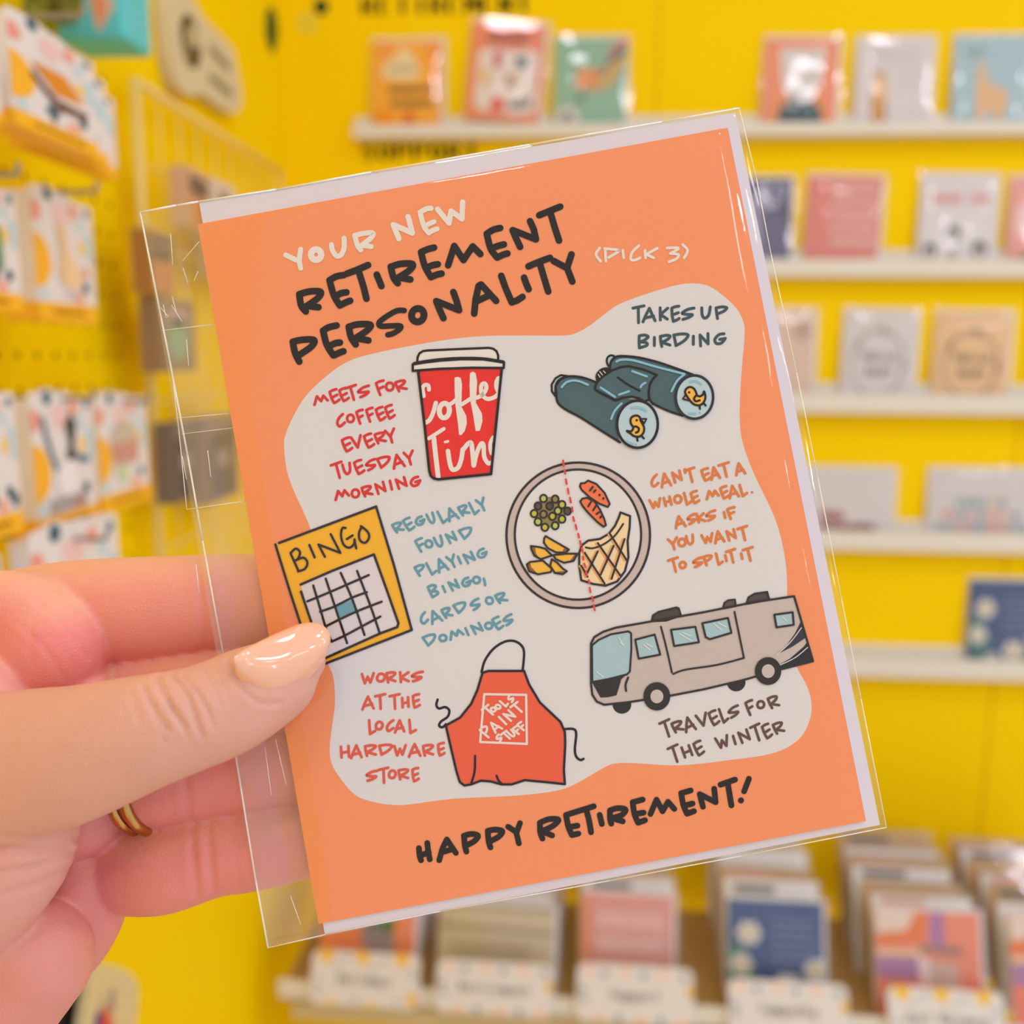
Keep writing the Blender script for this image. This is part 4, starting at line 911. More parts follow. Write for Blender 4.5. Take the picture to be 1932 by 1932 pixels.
def d_orange_yellow(p):
    p.dot(.16, .88, .16, (246, 152, 12), 0); p.dot(.88, .12, .12, (246, 158, 20), 0); p.dot(.2, .1, .1, (244, 160, 80), 0)
    p.fill([(.15, .38), (.18, .24), (.34, .16), (.42, .06), (.56, .14), (.66, .26), (.66, .4), (.4, .42)], (236, 214, 168), 1, True)
    rows(p, .24, .62, .3, 1, .1, .03, (170, 160, 120), .02, 2, 3)
    rows(p, .24, .92, .52, 2, .15, .05, (150, 112, 52), .022, 2, 4); p.fill([(.44, .78), (.6, .74), (.62, .9), (.46, .92)], (226, 110, 48), 1)
    p.fill([(.3, .95), (.85, .93), (.85, 1), (.3, 1)], (220, 196, 150), 1)
def d_mini_retire(p):
    rows(p, .22, .78, .1, 2, .08, .045, (176, 84, 58), .015, 2, 5)
    p.fill([(.12, .32), (.3, .26), (.6, .27), (.8, .25), (.93, .3), (.92, .55), (.95, .8), (.85, .92), (.5, .93), (.2, .9), (.1, .8), (.12, .6)], (230, 216, 204), 1, True)
    p.fill([(.32, .3), (.44, .28), (.42, .46), (.34, .46)], (206, 74, 78), 2); p.fill(ell(.72, .39, .1, .055, rot=.3), (62, 84, 92), 2)
    p.fill(ell(.58, .58, .09, .075), (196, 164, 136), 2); p.fill([(.16, .5), (.27, .46), (.32, .62), (.2, .66)], (226, 190, 120), 2)
    p.fill([(.36, .76), (.48, .74), (.56, .9), (.3, .92)], (226, 98, 82), 2); p.fill([(.58, .8), (.88, .74), (.88, .84), (.6, .88)], (150, 140, 132), 2)
def d_mint(p):
    for k, c in enumerate(((206, 112, 96), (84, 124, 116), (214, 190, 110))): p.stroke([(1.0, .04 + k * .09), (.82, .14 + k * .08), (.74, .3 + k * .06), (.6, .42 + k * .03)], .075, c, 1 + k)
    p.stroke([(.34, .5), (.4, .34), (.48, .52), (.55, .34), (.62, .52)], .09, (228, 146, 66), 4); p.stroke([(.78, .5), (.88, .3), (.95, .26)], .09, (206, 160, 72), 4)
    for k in range(6): p.fill(ell(.2 + .1 * math.cos(k), .84 + .08 * math.sin(k), .07, .06), (224, 222, 214), 2)
    p.dot(.2, .82, .05, (74, 70, 58), 3); p.stroke([(.3, .66), (.42, .6)], .04, (90, 96, 80), 3); rows(p, .5, .9, .92, 2, .06, .03, (168, 200, 178), .01, 2, 6)
def d_typewriter(p):
    p.fill([(.2, .1), (.84, .1), (.78, .5), (.7, .62), (.32, .62), (.24, .45)], (222, 214, 204), 1); rows(p, .3, .74, .2, 4, .08, .012, (170, 162, 150), .004, 2, 7)
    p.fill([(.12, .9), (.22, .64), (.8, .64), (.92, .9)], (232, 150, 62), 1); p.fill([(.3, .72), (.42, .58), (.6, .58), (.74, .72)], (104, 80, 50), 2)
    p.fill([(.2, .9), (.27, .7), (.76, .7), (.84, .9)], (62, 88, 90), 3)
def d_bottle(p):
    rows(p, .16, .84, .14, 2, .07, .022, (206, 196, 190), .006, 2, 8); p.fill([(.2, .86), (.22, .36), (.4, .34), (.42, .86)], (196, 168, 136), 1)
    p.fill([(.26, .42), (.38, .4), (.4, .78), (.24, .8)], (240, 196, 134), 2); p.fill([(.24, .66), (.4, .66), (.42, .96), (.22, .96)], (178, 122, 66), 3); p.fill([(.28, .6), (.36, .6), (.36, .88), (.28, .88)], (236, 172, 92), 4)
    rows(p, .56, .84, .34, 3, .08, .014, (204, 194, 188), .004, 2, 9)
def d_llama(p):
    rows(p, .12, .4, .14, 2, .05, .025, (140, 158, 158), .008, 2, 10)
    p.fill([(.34, .3), (.4, .26), (.46, .46), (.62, .54), (.74, .6), (.72, .78), (.66, .94), (.6, .93), (.58, .82), (.44, .82), (.4, .94), (.34, .93), (.32, .6)], (230, 184, 132), 1, True)
def d_navy_abstract(p):
    p.fill([(.0, .3), (.5, .2), (.62, .6), (.4, .9), (0, .95)], (150, 146, 168), 1, True); p.fill([(.62, .5), (.9, .4), (.95, .9), (.66, .95)], (108, 104, 132), 2, True)
def d_pink_text(p):
    rows(p, .32, .95, .12, 5, .14, .05, (236, 186, 174), .02, 2, 11); p.fill([(.2, .96), (.4, .9), (.5, .96), (.5, 1), (.2, 1)], (150, 160, 150), 1); p.fill([(.5, .93), (.72, .86), (.82, .94), (.82, 1), (.5, 1)], (240, 168, 66), 1)
def d_thank_you(p):
    line_of(p, 'THANK YOU', .12, .24, .085, .05, .09, .022, (224, 128, 118), 2)
    for x, y, s in ((.44, .6, .1), (.16, .78, .09), (.82, .76, .1)): p.fill(ell(x, y, s, s * .9), (74, 68, 62), 1); p.fill(ell(x, y + s * .35, s * .55, s * .45), (214, 204, 196), 2)
    for x, y in ((.46, .82), (.2, .94), (.84, .94)): p.fill(ell(x, y, .08, .06), (188, 182, 174), 1)
def d_pink_green(p): p.fill([(.2, .8), (1, .7), (1, 1), (.1, 1)], (112, 138, 96), 1); p.fill([(.1, .3), (.5, .25), (.5, .6), (.1, .6)], (240, 206, 198), 1)
def d_wreath(pen):
    def f(p):
        r = random.Random(5)
        for k in range(40):
            a = 2 * math.pi * k / 40; x, y = .5 + .37 * math.cos(a), .54 + .34 * math.sin(a); l = .06; b_ = a + 1.57 + (r.random() - .5) * 1.6
            p.stroke([(x, y), (x + l * math.cos(b_), y + l * .8 * math.sin(b_))], .022, pen, 1, False)
        p.stroke(ell(.5, .54, .37, .34), .014, pen, 1, False, True)
        p.fill(ell(.55, .2, .07, .04, rot=.5), pen, 2); p.fill(ell(.85, .55, .04, .09), pen, 2); p.fill(ell(.2, .36, .05, .06), pen, 2)
        line_of(p, 'HELLO', .26, .47, .1, .065, .075, .022, tuple(int(c * .72) for c in pen), 3); line_of(p, 'BABY', .31, .63, .1, .065, .075, .022, tuple(int(c * .72) for c in pen), 3)
    return f
def d_red_two(p): rows(p, .24, .5, .62, 1, .1, .09, (182, 118, 106), .035, 2, 12); rows(p, .22, .84, .8, 1, .1, .1, (170, 104, 92), .04, 2, 13)
def d_confetti_text(p):
    r = random.Random(3); cols = [(222, 156, 146), (150, 172, 172), (226, 192, 150), (226, 136, 124), (128, 156, 160), (190, 160, 150)]
    for x0, x1, y in ((.28, .76, .42), (.16, .92, .58), (.1, .95, .74)):
        x = x0
        while x < x1: p.stroke([(x, y - .04), (x + .03, y + .05), (x + .05, y - .03)], .032, r.choice(cols), 2); x += .085
def d_daisies(p):
    for x, y in ((.2, .92), (.85, .9), (.6, .96), (.1, .6)): p.fill([(x - .22, y + .1), (x - .1, y - .16), (x + .05, y - .2), (x + .14, y - .05), (x + .2, y + .1)], (70, 122, 108), 1, True)
    for x, y, s in ((.22, .3, .12), (.14, .58, .11), (.62, .76, .14), (.34, .86, .1), (.92, .6, .12)):
        for k in range(6): p.fill(ell(x + s * .6 * math.cos(k * 1.05), y + s * .5 * math.sin(k * 1.05), s * .48, s * .4), (226, 220, 206), 2)
        p.dot(x, y, s * .33, (232, 206, 140), 3)
    rows(p, .46, .92, .18, 5, .085, .02, (128, 140, 172), .01, 2, 14)
on_ledge(1, 700, 832, 74, (248, 172, 50), d_orange_yellow, 'orange and yellow card with a pale cloud, left end of the top ledge')
on_ledge(1, 884, 1024, 47, (236, 140, 100), d_mini_retire, 'small orange retirement card tilted on the top ledge beside the mint card', roll=4.5, lift=0.012)
on_ledge(1, 1047, 1182, 70, (142, 184, 154), d_mint, 'mint green card with a rainbow and a white flower on the top ledge')
on_ledge(1, 1446, 1586, 72, (238, 146, 102), d_typewriter, 'orange card with a white sheet in a teal typewriter on the top ledge', roll=1.0)
on_ledge(1, 1622, 1766, 70, (220, 210, 206), d_bottle, 'pale grey card with a small amber bottle on the top ledge')
on_ledge(1, 1808, 1950, 66, (168, 194, 196), d_llama, 'light blue card with a tan llama at the right of the top ledge')
on_ledge(2, 1352, 1498, 336, (92, 86, 112), d_navy_abstract, 'dark purple card partly hidden behind the sleeve of the big orange card')
on_ledge(2, 1528, 1668, 334, (222, 132, 116), d_pink_text, 'salmon pink card with pale lettering on the second ledge', roll=1.5)
on_ledge(2, 1744, 1888, 331, (222, 214, 210), d_thank_you, 'white THANK YOU card with three dark haired heads', roll=1.0)
on_ledge(2, 1914, 2050, 334, (232, 160, 146), d_pink_green, 'pink card with a green foot, cut off by the right edge, second ledge')
on_ledge(3, 1398, 1541, 586, (220, 190, 166), lambda p: p.fill(ell(.85, .2, .12, .1), (190, 160, 140), 1), 'beige pink card half hidden behind the big orange card on the third ledge')
on_ledge(3, 1597, 1735, 588, (216, 208, 202), d_wreath((168, 160, 150)), 'white card with a grey HELLO BABY wreath', roll=1.0)
on_ledge(3, 1772, 1915, 590, (232, 190, 138), d_wreath((160, 130, 96)), 'peach card with a dark HELLO BABY wreath', roll=0.5)
on_ledge(4, 1512, 1692, 886, (214, 206, 200), d_red_two, 'white landscape card with dull red lettering on the fourth ledge')
on_ledge(4, 1758, 1952, 888, (212, 204, 198), d_confetti_text, 'white landscape card with multicoloured lettering on the fourth ledge')
on_ledge(5, 1836, 1982, 1098, (64, 82, 120), d_daisies, 'navy card with white daisies alone on the lowest ledge')

# lettering and decals stuck to the back wall
def vinyl(word, x0, x1, ytop, ybot, label):
    a = on_y(x0, ybot, D); c = on_y(x1, ybot, D); t = on_y(x0, ytop, D); W_ = c.x - a.x; H = t.z - a.z
    pr = Print(lambda x, y, l: Vector((a.x + x * W_, D - 0.0008, t.z - y * H))); n = len(word); ar = H / W_
    for i, ch in enumerate(word):
        G2 = {'R': [[(0, 1), (0, 0)], [(0, 0), (.7, .02), (.9, .25), (.7, .5), (0, .52)], [(.4, .52), (.95, 1)]], 'E': [[(.9, 0), (0, 0), (0, 1), (.9, 1)], [(0, .5), (.75, .5)]], 'T': [[(0, 0), (1, 0)], [(.5, 0), (.5, 1)]], 'I': [[(.5, 0), (.5, 1)]],
              'M': [[(0, 1), (0, 0), (.5, .6), (1, 0), (1, 1)]], 'N': [[(0, 1), (0, 0), (.9, 1), (.9, 0)]], 'S': [[(.9, .12), (.5, 0), (.1, .2), (.45, .5), (.85, .75), (.5, 1), (.05, .88)]], 'U': [[(0, 0), (0, .8), (.45, 1), (.9, .8), (.9, 0)]],
              'P': [[(0, 1), (0, 0)], [(0, 0), (.7, .02), (.9, .28), (.7, .55), (0, .56)]], 'O': [[(.45, 0), (.05, .2), (0, .55), (.2, .95), (.6, .98), (.95, .7), (.9, .2), (.45, 0)]]}[ch]
        for q in G2: pr.stroke([((i + .12 + .62 * x) / n, (.08 + .84 * y)) for x, y in q], 0.30 / n * 1.0, (34, 30, 18), 0, False) if False else pr.stroke([((i + .12 + .62 * x) / n, (.08 + .84 * y)) for x, y in q], 0.027 if n > 8 else .036, (34, 30, 18), 0, False)
    o = pr.mb.build('wall_lettering'); tag(o, label, 'lettering'); return o
vinyl('RETIREMENT', 682, 1006, -6, 30, 'black RETIREMENT lettering on the yellow wall above the top ledge')
vinyl('SUPPORT', 682, 908, 270, 305, 'black SUPPORT lettering on the yellow wall under the top ledge')
def wall_dot(px, py, r, rgb, label, ring=None):
    q = on_y(px, py, D); pr = Print(lambda x, y, l: Vector((q.x + x, D - 0.0006 - 0.0002 * l, q.z - y)))
    pr.dot(0, 0, r, rgb, 0)
    if ring: pr.dot(0, 0, r * .55, ring, 1)
    tag(pr.mb.build('wall_decal'), label, 'decal')
wall_dot(606, 13, 0.0105, (38, 66, 34), 'dark green round decal high on the yellow wall')
wall_dot(580, 43, 0.0135, (222, 206, 66), 'pale yellow green round decal beside the dark green one', (236, 204, 40))
def lx(px, py, off=0.0): return on_x(px, py, WL + off)
pr = Print(lambda x, y, l: lx(x, y, 0.0008)); Z6 = ZP(pr, 160, 0, 4.83)
Z6.fill([(1665, 90), (1715, 70), (1755, 200), (1758, 350), (1720, 490), (1695, 460), (1655, 350), (1650, 200)], (60, 88, 30), 0, True)
tag(pr.mb.build('wall_decal'), 'dark green leaf decal on the left yellow wall', 'decal')

# cut out sign on the left wall
def prism_x(pts, off, th, mt, name, parent=None):
    q = [lx(a, c, off + th) for a, c in pts]; k = [Vector((v.x - th, v.y, v.z)) for v in q]; n = len(q)
    mb = MB(); tri = geometry.tessellate_polygon([[Vector((v.y, v.z, 0)) for v in q]])
    mb.add(q + k, [tuple(t) for t in tri] + [tuple(n + i for i in t[::-1]) for t in tri] + [(i, (i + 1) % n, n + (i + 1) % n, n + i) for i in range(n)], mt)
    return mb
SG = [(160 + a / 4.83, c / 4.83) for a, c in cr([(760, -40), (772, 300), (800, 560), (850, 780), (920, 850), (1000, 872), (1062, 850), (1112, 878), (1230, 965), (1350, 1030), (1410, 1000), (1432, 870), (1400, 690), (1360, 470), (1250, 330), (1100, 180), (1000, 10), (960, -80), (850, -140)], True, 4)]
e = empty('wall_sign', lx(385, 110), 'cream cloud shaped sign with a dark round emblem on the left wall', 'sign')
signm = mat('sign_cream', (216, 198, 156), 0.6, 0.2, noise=0.02, nscale=30)
prism_x(SG, 0.002, 0.012, signm, 'board').build('board', e)
pr = Print(lambda x, y, l: lx(x, y, 0.0146 + 0.0003 * l)); Z6 = ZP(pr, 160, 0, 4.83)
Z6.fill(ell(965, 375, 82, 250, rot=-0.16), (88, 66, 32), 0)
Z6.fill([(965, 210), (1010, 280), (1045, 360), (1030, 430), (975, 420), (925, 380), (930, 300)], (206, 188, 140), 1, True); Z6.fill([(905, 420), (960, 440), (965, 540), (930, 560), (905, 500)], (150, 128, 90), 1, True)
Z6.fill([(965, 300), (1000, 330), (1000, 390), (965, 380)], (168, 146, 100), 2, True)
pr.mb.build('emblem', e)
pr = Print(lambda x, y, l: lx(x, y, 0.0146 + 0.0003 * l)); Z6 = ZP(pr, 160, 0, 4.83)
for x0, y0, x1, y1 in ((1150, 440, 1310, 620), (1150, 700, 1330, 860)):
    for k in range(8):
        t = k / 7.5; x = x0 + (x1 - x0) * t; y = y0 + (y1 - y0) * t; Z6.stroke([(x, y - 40), (x + 8, y + 45), (x + 14, y - 20)], 11, (150, 132, 92), 0)
pr.mb.build('sign_lettering', e)

# turquoise box with foliage above the packs
def face_box(name, q, depth, base, label, cat, design=None):
    """box hanging off the left wall; q = TL TR BR BL pixel corners of its front on a plane facing into the shop"""
tq = mat('turquoise', (96, 200, 202), 0.5, 0.3, noise=0.02)
yb = 0.72; a = on_y(163, -80, yb); c = on_y(238, 74, yb)
e = empty('storage_box', ((a.x + c.x) / 2, yb, c.z), 'turquoise box with an orange print hung high on the left wall', 'box')
mb = MB(); mb.aabox((WL + 0.012, yb, c.z), (c.x, yb + 0.046, a.z), tq); mb.build('box_body', e, bevel=0.004)
pr = Print(lambda x, y, l: Vector((a.x + x * (c.x - a.x), yb - 0.0005 * (l + 1), a.z - y * (a.z - c.z))))
pr.fill([(.04, .44), (.4, .42), (.66, .5), (.72, .62), (.56, .72), (.36, .86), (.2, .9), (.08, .7)], (214, 186, 156), 0, True); pr.fill([(.1, .46), (.36, .46), (.5, .58), (.38, .72), (.3, .84), (.2, .7)], (232, 150, 100), 1, True); pr.mb.build('print', e)
fo = empty('trailing_plant', lx(110, 0, 0.06), 'dim olive foliage at the top edge beside the turquoise box', 'plant')
mb = MB(); lf = mat('leaf_olive', (120, 116, 30), 0.6, 0.2, noise=0.2, nscale=80)
for k in range(46):
    q = lx(58 + rng.random() * 88, -40 + rng.random() * 70, 0.02 + rng.random() * 0.03); d = Vector(rng.normal(size=3)).normalized() * 0.014; s = d.orthogonal().normalized() * 0.005
    mb.add([q - d, q - d * .3 + s, q + d, q - d * .3 - s + s.cross(d) * .2], [(0, 1, 2, 3)], lf)
mb.build('leaves', fo)
mb = MB(); mb.rod(lx(70, 20, 0.03), lx(140, -30, 0.03), 0.002, mat('stem', (104, 92, 40), 0.7)); mb.build('stem', fo)

# packs hanging from the pegboard
YB_ = (252, 184, 44); pkw = mat('pack_paper', (230, 221, 216), 0.55, 0.3, noise=0.01); pky = mat('pack_yellow', YB_, 0.55, 0.3, noise=0.01)
def pack(off, x0, y0, x1, y1, thick, design, label, group, front=True):
    """x0,y0 upper left and x1,y1 lower right pixel of its front face, which is parallel to the left wall"""
    a = lx(x0, y0, off); c = lx(x1, y1, off); W_ = c.y - a.y; H = a.z - c.z
    e = empty('hanging_pack', Vector((a.x, (a.y + c.y) / 2, c.z)), label, 'product pack', group)
    mb = MB(); mb.aabox((a.x - thick, a.y, c.z + .14 * H), (a.x, c.y, c.z + .93 * H), pkw); mb.aabox((a.x - thick, a.y, c.z), (a.x, c.y, c.z + .14 * H), pky)
    t2 = [(0, .93), (.02, .97), (.3, 1.0), (.42, .97), (.58, .97), (.7, .93)]
    k = [Vector((a.x, a.y + x * W_, c.z + y * H)) for x, y in t2]; n = len(k)
    mb.add(k + [v - Vector((.002, 0, 0)) for v in k], [tuple(range(n)), tuple(range(n, 2 * n))[::-1]] + [(i, (i + 1) % n, n + (i + 1) % n, n + i) for i in range(n)], pkw)
    pr = Print(lambda x, y, l: Vector((a.x + 0.00025 * (l + 1), a.y + x * W_, a.z - y * H)), mb)
    F_ = lambda pts, c_, l=0, s=True: pr.fill(pts, c_, l, s)
    hc = lambda pts: [(min(max(x, 0.002), .998), min(max(y, .02), .998)) for x, y in pts]
    F_(hc(ell(.0, .56, .26, .2, 24)), (252, 182, 52), 0, False); F_(ell(.26, .06, .06, .05, 16), (66, 104, 112), 1, False)
    F_([(.002, .14), (.08, .13), (.14, .18), (.12, .26), (.002, .28)], (238, 156, 140), 0, False); F_([(.34, .14), (.5, .12), (.58, .2), (.5, .28), (.36, .26)], (240, 200, 192), 0)
    F_([(.6, .12), (.72, .1), (.74, .18), (.64, .2)], (240, 162, 142), 0); F_([(.74, .2), (.84, .2), (.84, .28), (.76, .28)], (196, 214, 216), 0)
    F_([(.86, .32), (.97, .3), (.98, .48), (.9, .5)], (190, 212, 218), 0); F_(ell(.9, .13, .05, .035, 14), (110, 130, 142), 0, False); F_([(.72, .38), (.84, .36), (.86, .46), (.76, .46)], (244, 206, 130), 0)
    F_(ell(.82, .72, .055, .045, 16), (58, 92, 102), 1, False); F_([(.62, .78), (.76, .76), (.78, .84), (.64, .86)], (240, 176, 150), 0); F_([(.06, .76), (.16, .76), (.16, .83), (.06, .83)], (196, 216, 220), 0)
    F_([(0.001, .86), (.5, .86), (.999, .86), (.999, .999), (0.001, .999)], YB_, 1, False)
    rows(pr, .2, .82, .925, 1, .1, .022, (176, 124, 28), .012, 3, int(abs(x0)) + 2)
    if design: design(pr)
    mb.build('pack_body', e)
    return e
def hook(off, px, py, label=None):
    q = lx(px, py, off); mb = MB(); mt = mat('hook_steel', (160, 156, 150), 0.35, 0.5, 0.8)
    mb.rod(Vector((WL, q.y, q.z)), q + Vector((.02, 0, 0)), 0.0015, mt); mb.rod(q + Vector((.02, 0, 0)), q + Vector((.022, 0, .006)), 0.0015, mt)
    tag(mb.build('peg_hook'), label or 'steel peg hook', 'hook')
def d_smores(p):
    p.fill([(.2, .5), (.34, .6), (.5, .7), (.84, .68), (.88, .62), (.7, .56), (.5, .64), (.34, .55), (.22, .46)], (112, 62, 28), 2); p.fill([(.2, .42), (.48, .6), (.8, .62), (.86, .6), (.84, .56), (.5, .56)], (232, 220, 216), 3, True)
    p.fill([(.22, .38), (.6, .37), (.82, .56), (.46, .58)], (226, 142, 46), 4); p.fill([(.34, .74), (.4, .72), (.42, .66), (.46, .72), (.54, .72), (.48, .78), (.46, .86), (.42, .79)], (62, 92, 100), 2)
def d_flower(p):
    p.fill([(.3, .3), (.45, .2), (.6, .36), (.58, .55), (.4, .6)], (150, 176, 172), 2, True); p.fill([(.4, .52), (.6, .5), (.66, .66), (.56, .8), (.42, .7)], (104, 94, 156), 3, True); p.fill([(.64, .36), (.72, .4), (.72, .66), (.66, .66)], (110, 158, 82), 3, True)
def d_garlic(p): p.fill([(.36, .3), (.5, .26), (.56, .46), (.74, .6), (.72, .72), (.44, .72), (.36, .62), (.4, .48)], (240, 204, 156), 2, True); p.stroke([(.42, .3), (.46, .5), (.42, .7)], .012, (210, 180, 140), 3); p.dot(.84, .6, .05, (240, 160, 140), 2); rows(p, .4, .7, .77, 2, .04, .012, (206, 196, 188), .006, 2, 5)
def d_moka(p):
    p.fill([(.5, .24), (.62, .18), (.7, .26), (.64, .42), (.72, .5), (.5, .5), (.56, .38)], (86, 80, 76), 2); p.fill(ell(.5, .62, .17, .13), (238, 230, 228), 2); p.stroke([(.16, .2), (.26, .42), (.34, .54)], .05, (96, 118, 142), 3); p.stroke([(.72, .5), (.86, .52)], .05, (96, 128, 150), 3); rows(p, .2, .8, .76, 3, .035, .015, (150, 146, 144), .012, 2, 8)
def d_burger(p): p.fill(ell(.5, .38, .24, .12), (206, 186, 160), 2); p.fill([(.24, .44), (.78, .44), (.76, .62), (.3, .62)], (208, 152, 132), 3); p.fill([(.3, .64), (.6, .64), (.5, .8), (.34, .76)], (206, 214, 170), 2)
def d_cactus(p): p.fill([(.3, .3), (.5, .3), (.6, .8), (.2, .8)], (96, 122, 92), 2); p.dot(.9, .88 - .1, .05, (58, 92, 102), 3)
GP = 'product packs on the pegboard'
R1 = 0.115
pack(R1, -150, 20, 5, 236, 0.014, d_garlic, 'confetti pack cut off by the left edge, beside the s\'mores pack', GP)
pack(R1, 9, 2, 186, 300, 0.012, d_smores, 'confetti pack with a s\'mores sandwich, front of the top row', GP)
pack(R1 - 0.022, 22, 40, 206, 318, 0.012, None, 'confetti pack directly behind the s\'mores pack on the same hook', GP)
pack(R1 - 0.044, 40, 78, 222, 340, 0.012, None, 'rearmost confetti pack behind the s\'mores pack, nearest the wall', GP)
pack(0.085, -110, 305, 44, 590, 0.014, d_flower, 'confetti pack with a purple flower in the second row', GP)
pack(0.072, 54, 338, 184, 612, 0.02, d_garlic, 'confetti pack with a pale garlic bulb in the second row', GP)
pack(0.09, -100, 726, 44, 1000, 0.014, d_cactus, 'confetti pack with a dark green plant, left end of the third row', GP)
pack(0.072, 52, 735, 186, 984, 0.016, d_moka, 'confetti pack with a dark pot and blue spoon in the third row', GP)
pack(0.055, 178, 740, 284, 940, 0.014, d_burger, 'confetti pack with a brown burger, right end of the third row', GP)
pack(0.09, 52, 1000, 236, 1250, 0.012, None, 'confetti pack in the bottom row showing just above the index finger', GP)
pack(0.078, -110, 1060, 20, 1300, 0.012, None, 'confetti pack at the left edge above the hand, lower than all the others', GP)
for off_, x, y, l in ((R1, 84, 30, 'steel peg hook carrying the s\'mores packs'), (0.085, -40, 330, 'steel peg hook carrying the purple flower pack'), (0.072, 122, 362, 'steel peg hook carrying the garlic pack'),
                      (0.072, 118, 752, 'steel peg hook carrying the dark pot pack'), (0.055, 232, 756, 'steel peg hook carrying the burger pack'), (0.09, 140, 1016, 'steel peg hook carrying the bottom row pack')): hook(off_, x, y, l)

# white wire grid beyond the pegboard with packs on it
e = empty('wire_grid_panel', lx(272, 1000, 0.02), 'cream wire grid panel on the left wall behind the sleeve', 'display grid')
gm = mat('grid_cream', (240, 208, 118), 0.45, 0.3, noise=0.01)
tp = lx(254, 152, 0.02); ye = lx(528, 335, 0.02).y; bz = lx(306, 1260, 0.02).z
mb = MB(); mb.rod((tp.x, tp.y, bz), tp, 0.0042, gm); mb.rod((tp.x, ye, bz), (tp.x, ye, tp.z), 0.003, gm); mb.rod(tp, (tp.x, ye, tp.z), 0.0036, gm); mb.rod((tp.x, tp.y, bz), (tp.x, ye, bz), 0.0036, gm); mb.build('frame', e, True)
nv_ = 9
for k in range(1, nv_):
    y = tp.y + (ye - tp.y) * k / nv_; mb = MB(); mb.rod((tp.x, y, bz), (tp.x, y, tp.z), 0.0010, gm, 6); mb.build('wire', e, True)
for k in range(1, 40):
    z = tp.z - 0.068 * k
    if z < bz + 0.01: break
    mb = MB(); mb.rod((tp.x + .003, tp.y, z), (tp.x + .003, ye, z), 0.0012, gm, 6); mb.build('wire', e, True)
def gpack(x0, y0, x1, y1, off, base, design, label):
    a = lx(x0, y0, off); c = lx(x1, y1, off); W_ = c.y - a.y; H = a.z - c.z
    mb = MB(); mb.aabox((a.x - .016, a.y, c.z), (a.x, c.y, a.z), mat('gp_%02x%02x%02x' % base, base, .55, .3, noise=.02)); pr = Print(lambda x, y, l: Vector((a.x + 0.0003 * (l + 1), a.y + x * W_, a.z - y * H)), mb); design(pr)
    tag(mb.build('hanging_pack'), label, 'product pack', 'packs on the wire grid')
def g1(p): p.fill([(.1, .12), (.9, .12), (.9, .42), (.1, .42)], (84, 70, 52), 0); rows(p, .15, .85, .25, 1, .1, .05, (190, 150, 120), .03, 1, 3); p.fill([(.1, .5), (.9, .5), (.9, .95), (.1, .95)], (206, 132, 72), 0)
def g2(p): p.fill(ell(.5, .55, .3, .3), (146, 166, 130), 0); p.fill(ell(.5, .25, .3, .12), (196, 160, 150), 0)
def g3(p): p.fill([(.1, .2), (.9, .15), (.9, .95), (.1, .95)], (104, 88, 84), 0); p.fill([(.3, .4), (.7, .4), (.7, .6), (.3, .6)], (160, 140, 130), 1)
gpack(352, 312, 398, 440, 0.06, (214, 170, 132), g1, 'tan pack with a dark label on the wire grid, just above the sleeve flap')
gpack(402, 336, 446, 450, 0.045, (216, 200, 180), g2, 'pale pack on the wire grid right of the tan one, above the sleeve')
gpack(280, 430, 330, 560, 0.05, (170, 120, 60), g1, 'brown pack on the wire grid seen through the sleeve flap, upper left')
gpack(296, 560, 372, 700, 0.05, (150, 120, 88), g2, 'grey brown pack with a green round on the wire grid behind the flap')
gpack(322, 800, 376, 935, 0.05, (120, 106, 96), g3, 'dark pack on the wire grid beside the flap, lower')
gpack(386, 790, 452, 930, 0.04, (150, 124, 110), g3, 'dark pack on the wire grid seen through the lower sleeve flap')
gpack(398, 440, 470, 540, 0.04, (190, 164, 120), g2, 'tan pack with a green round on the wire grid behind the top of the flap')

# sign at the lower left
a = lx(146, 1826, 0.07); 
e = empty('counter_sign', lx(205, 1880, 0.07), 'cream round cornered sign with a red and blue drawing below the hand', 'sign')
SP = [(100 + x / 8.05, 1780 + y / 8.05) for x, y in ((590, 330), (720, 300), (1000, 360), (1150, 430), (1240, 520), (1290, 650), (1300, 800), (1290, 1000), (1250, 1250), (1200, 1600), (410, 1600), (450, 1240), (530, 800), (575, 450))]
prism_x(SP, 0.07, 0.006, mat('sign_low', (216, 192, 136), 0.6, 0.2, noise=.02), 'b').build('board', e)
pr = Print(lambda x, y, l: lx(x, y, 0.0764 + 0.0003 * l)); Z8 = ZP(pr, 100, 1780, 8.05)
Z8.fill([(660, 1040), (720, 1000), (740, 1300), (620, 1300)], (84, 72, 132), 0); Z8.fill([(740, 1100), (835, 890), (860, 1100), (850, 1300), (720, 1300)], (216, 84, 48), 1); Z8.fill([(880, 700), (940, 690), (930, 1000), (900, 1080), (870, 950)], (150, 126, 128), 0); Z8.fill([(870, 1130), (930, 1120), (930, 1300), (860, 1300)], (220, 136, 104), 1); Z8.stroke([(760, 760), (740, 1000)], 30, (190, 172, 150), 0)
pr.mb.build('drawing', e)
q = lx(168, 1850, 0.066); mb = MB(); bk = mat('rack_black', (22, 20, 18), 0.6, 0.2, noise=.1); mb.aabox((WL + 0.001, q.y - 0.20, q.z - 0.3), (q.x, q.y + 0.004, q.z + 0.02), bk)
tag(mb.build('display_rack', bevel=0.003), 'black display rack in the gap between the hand and the lower left sign', 'rack')

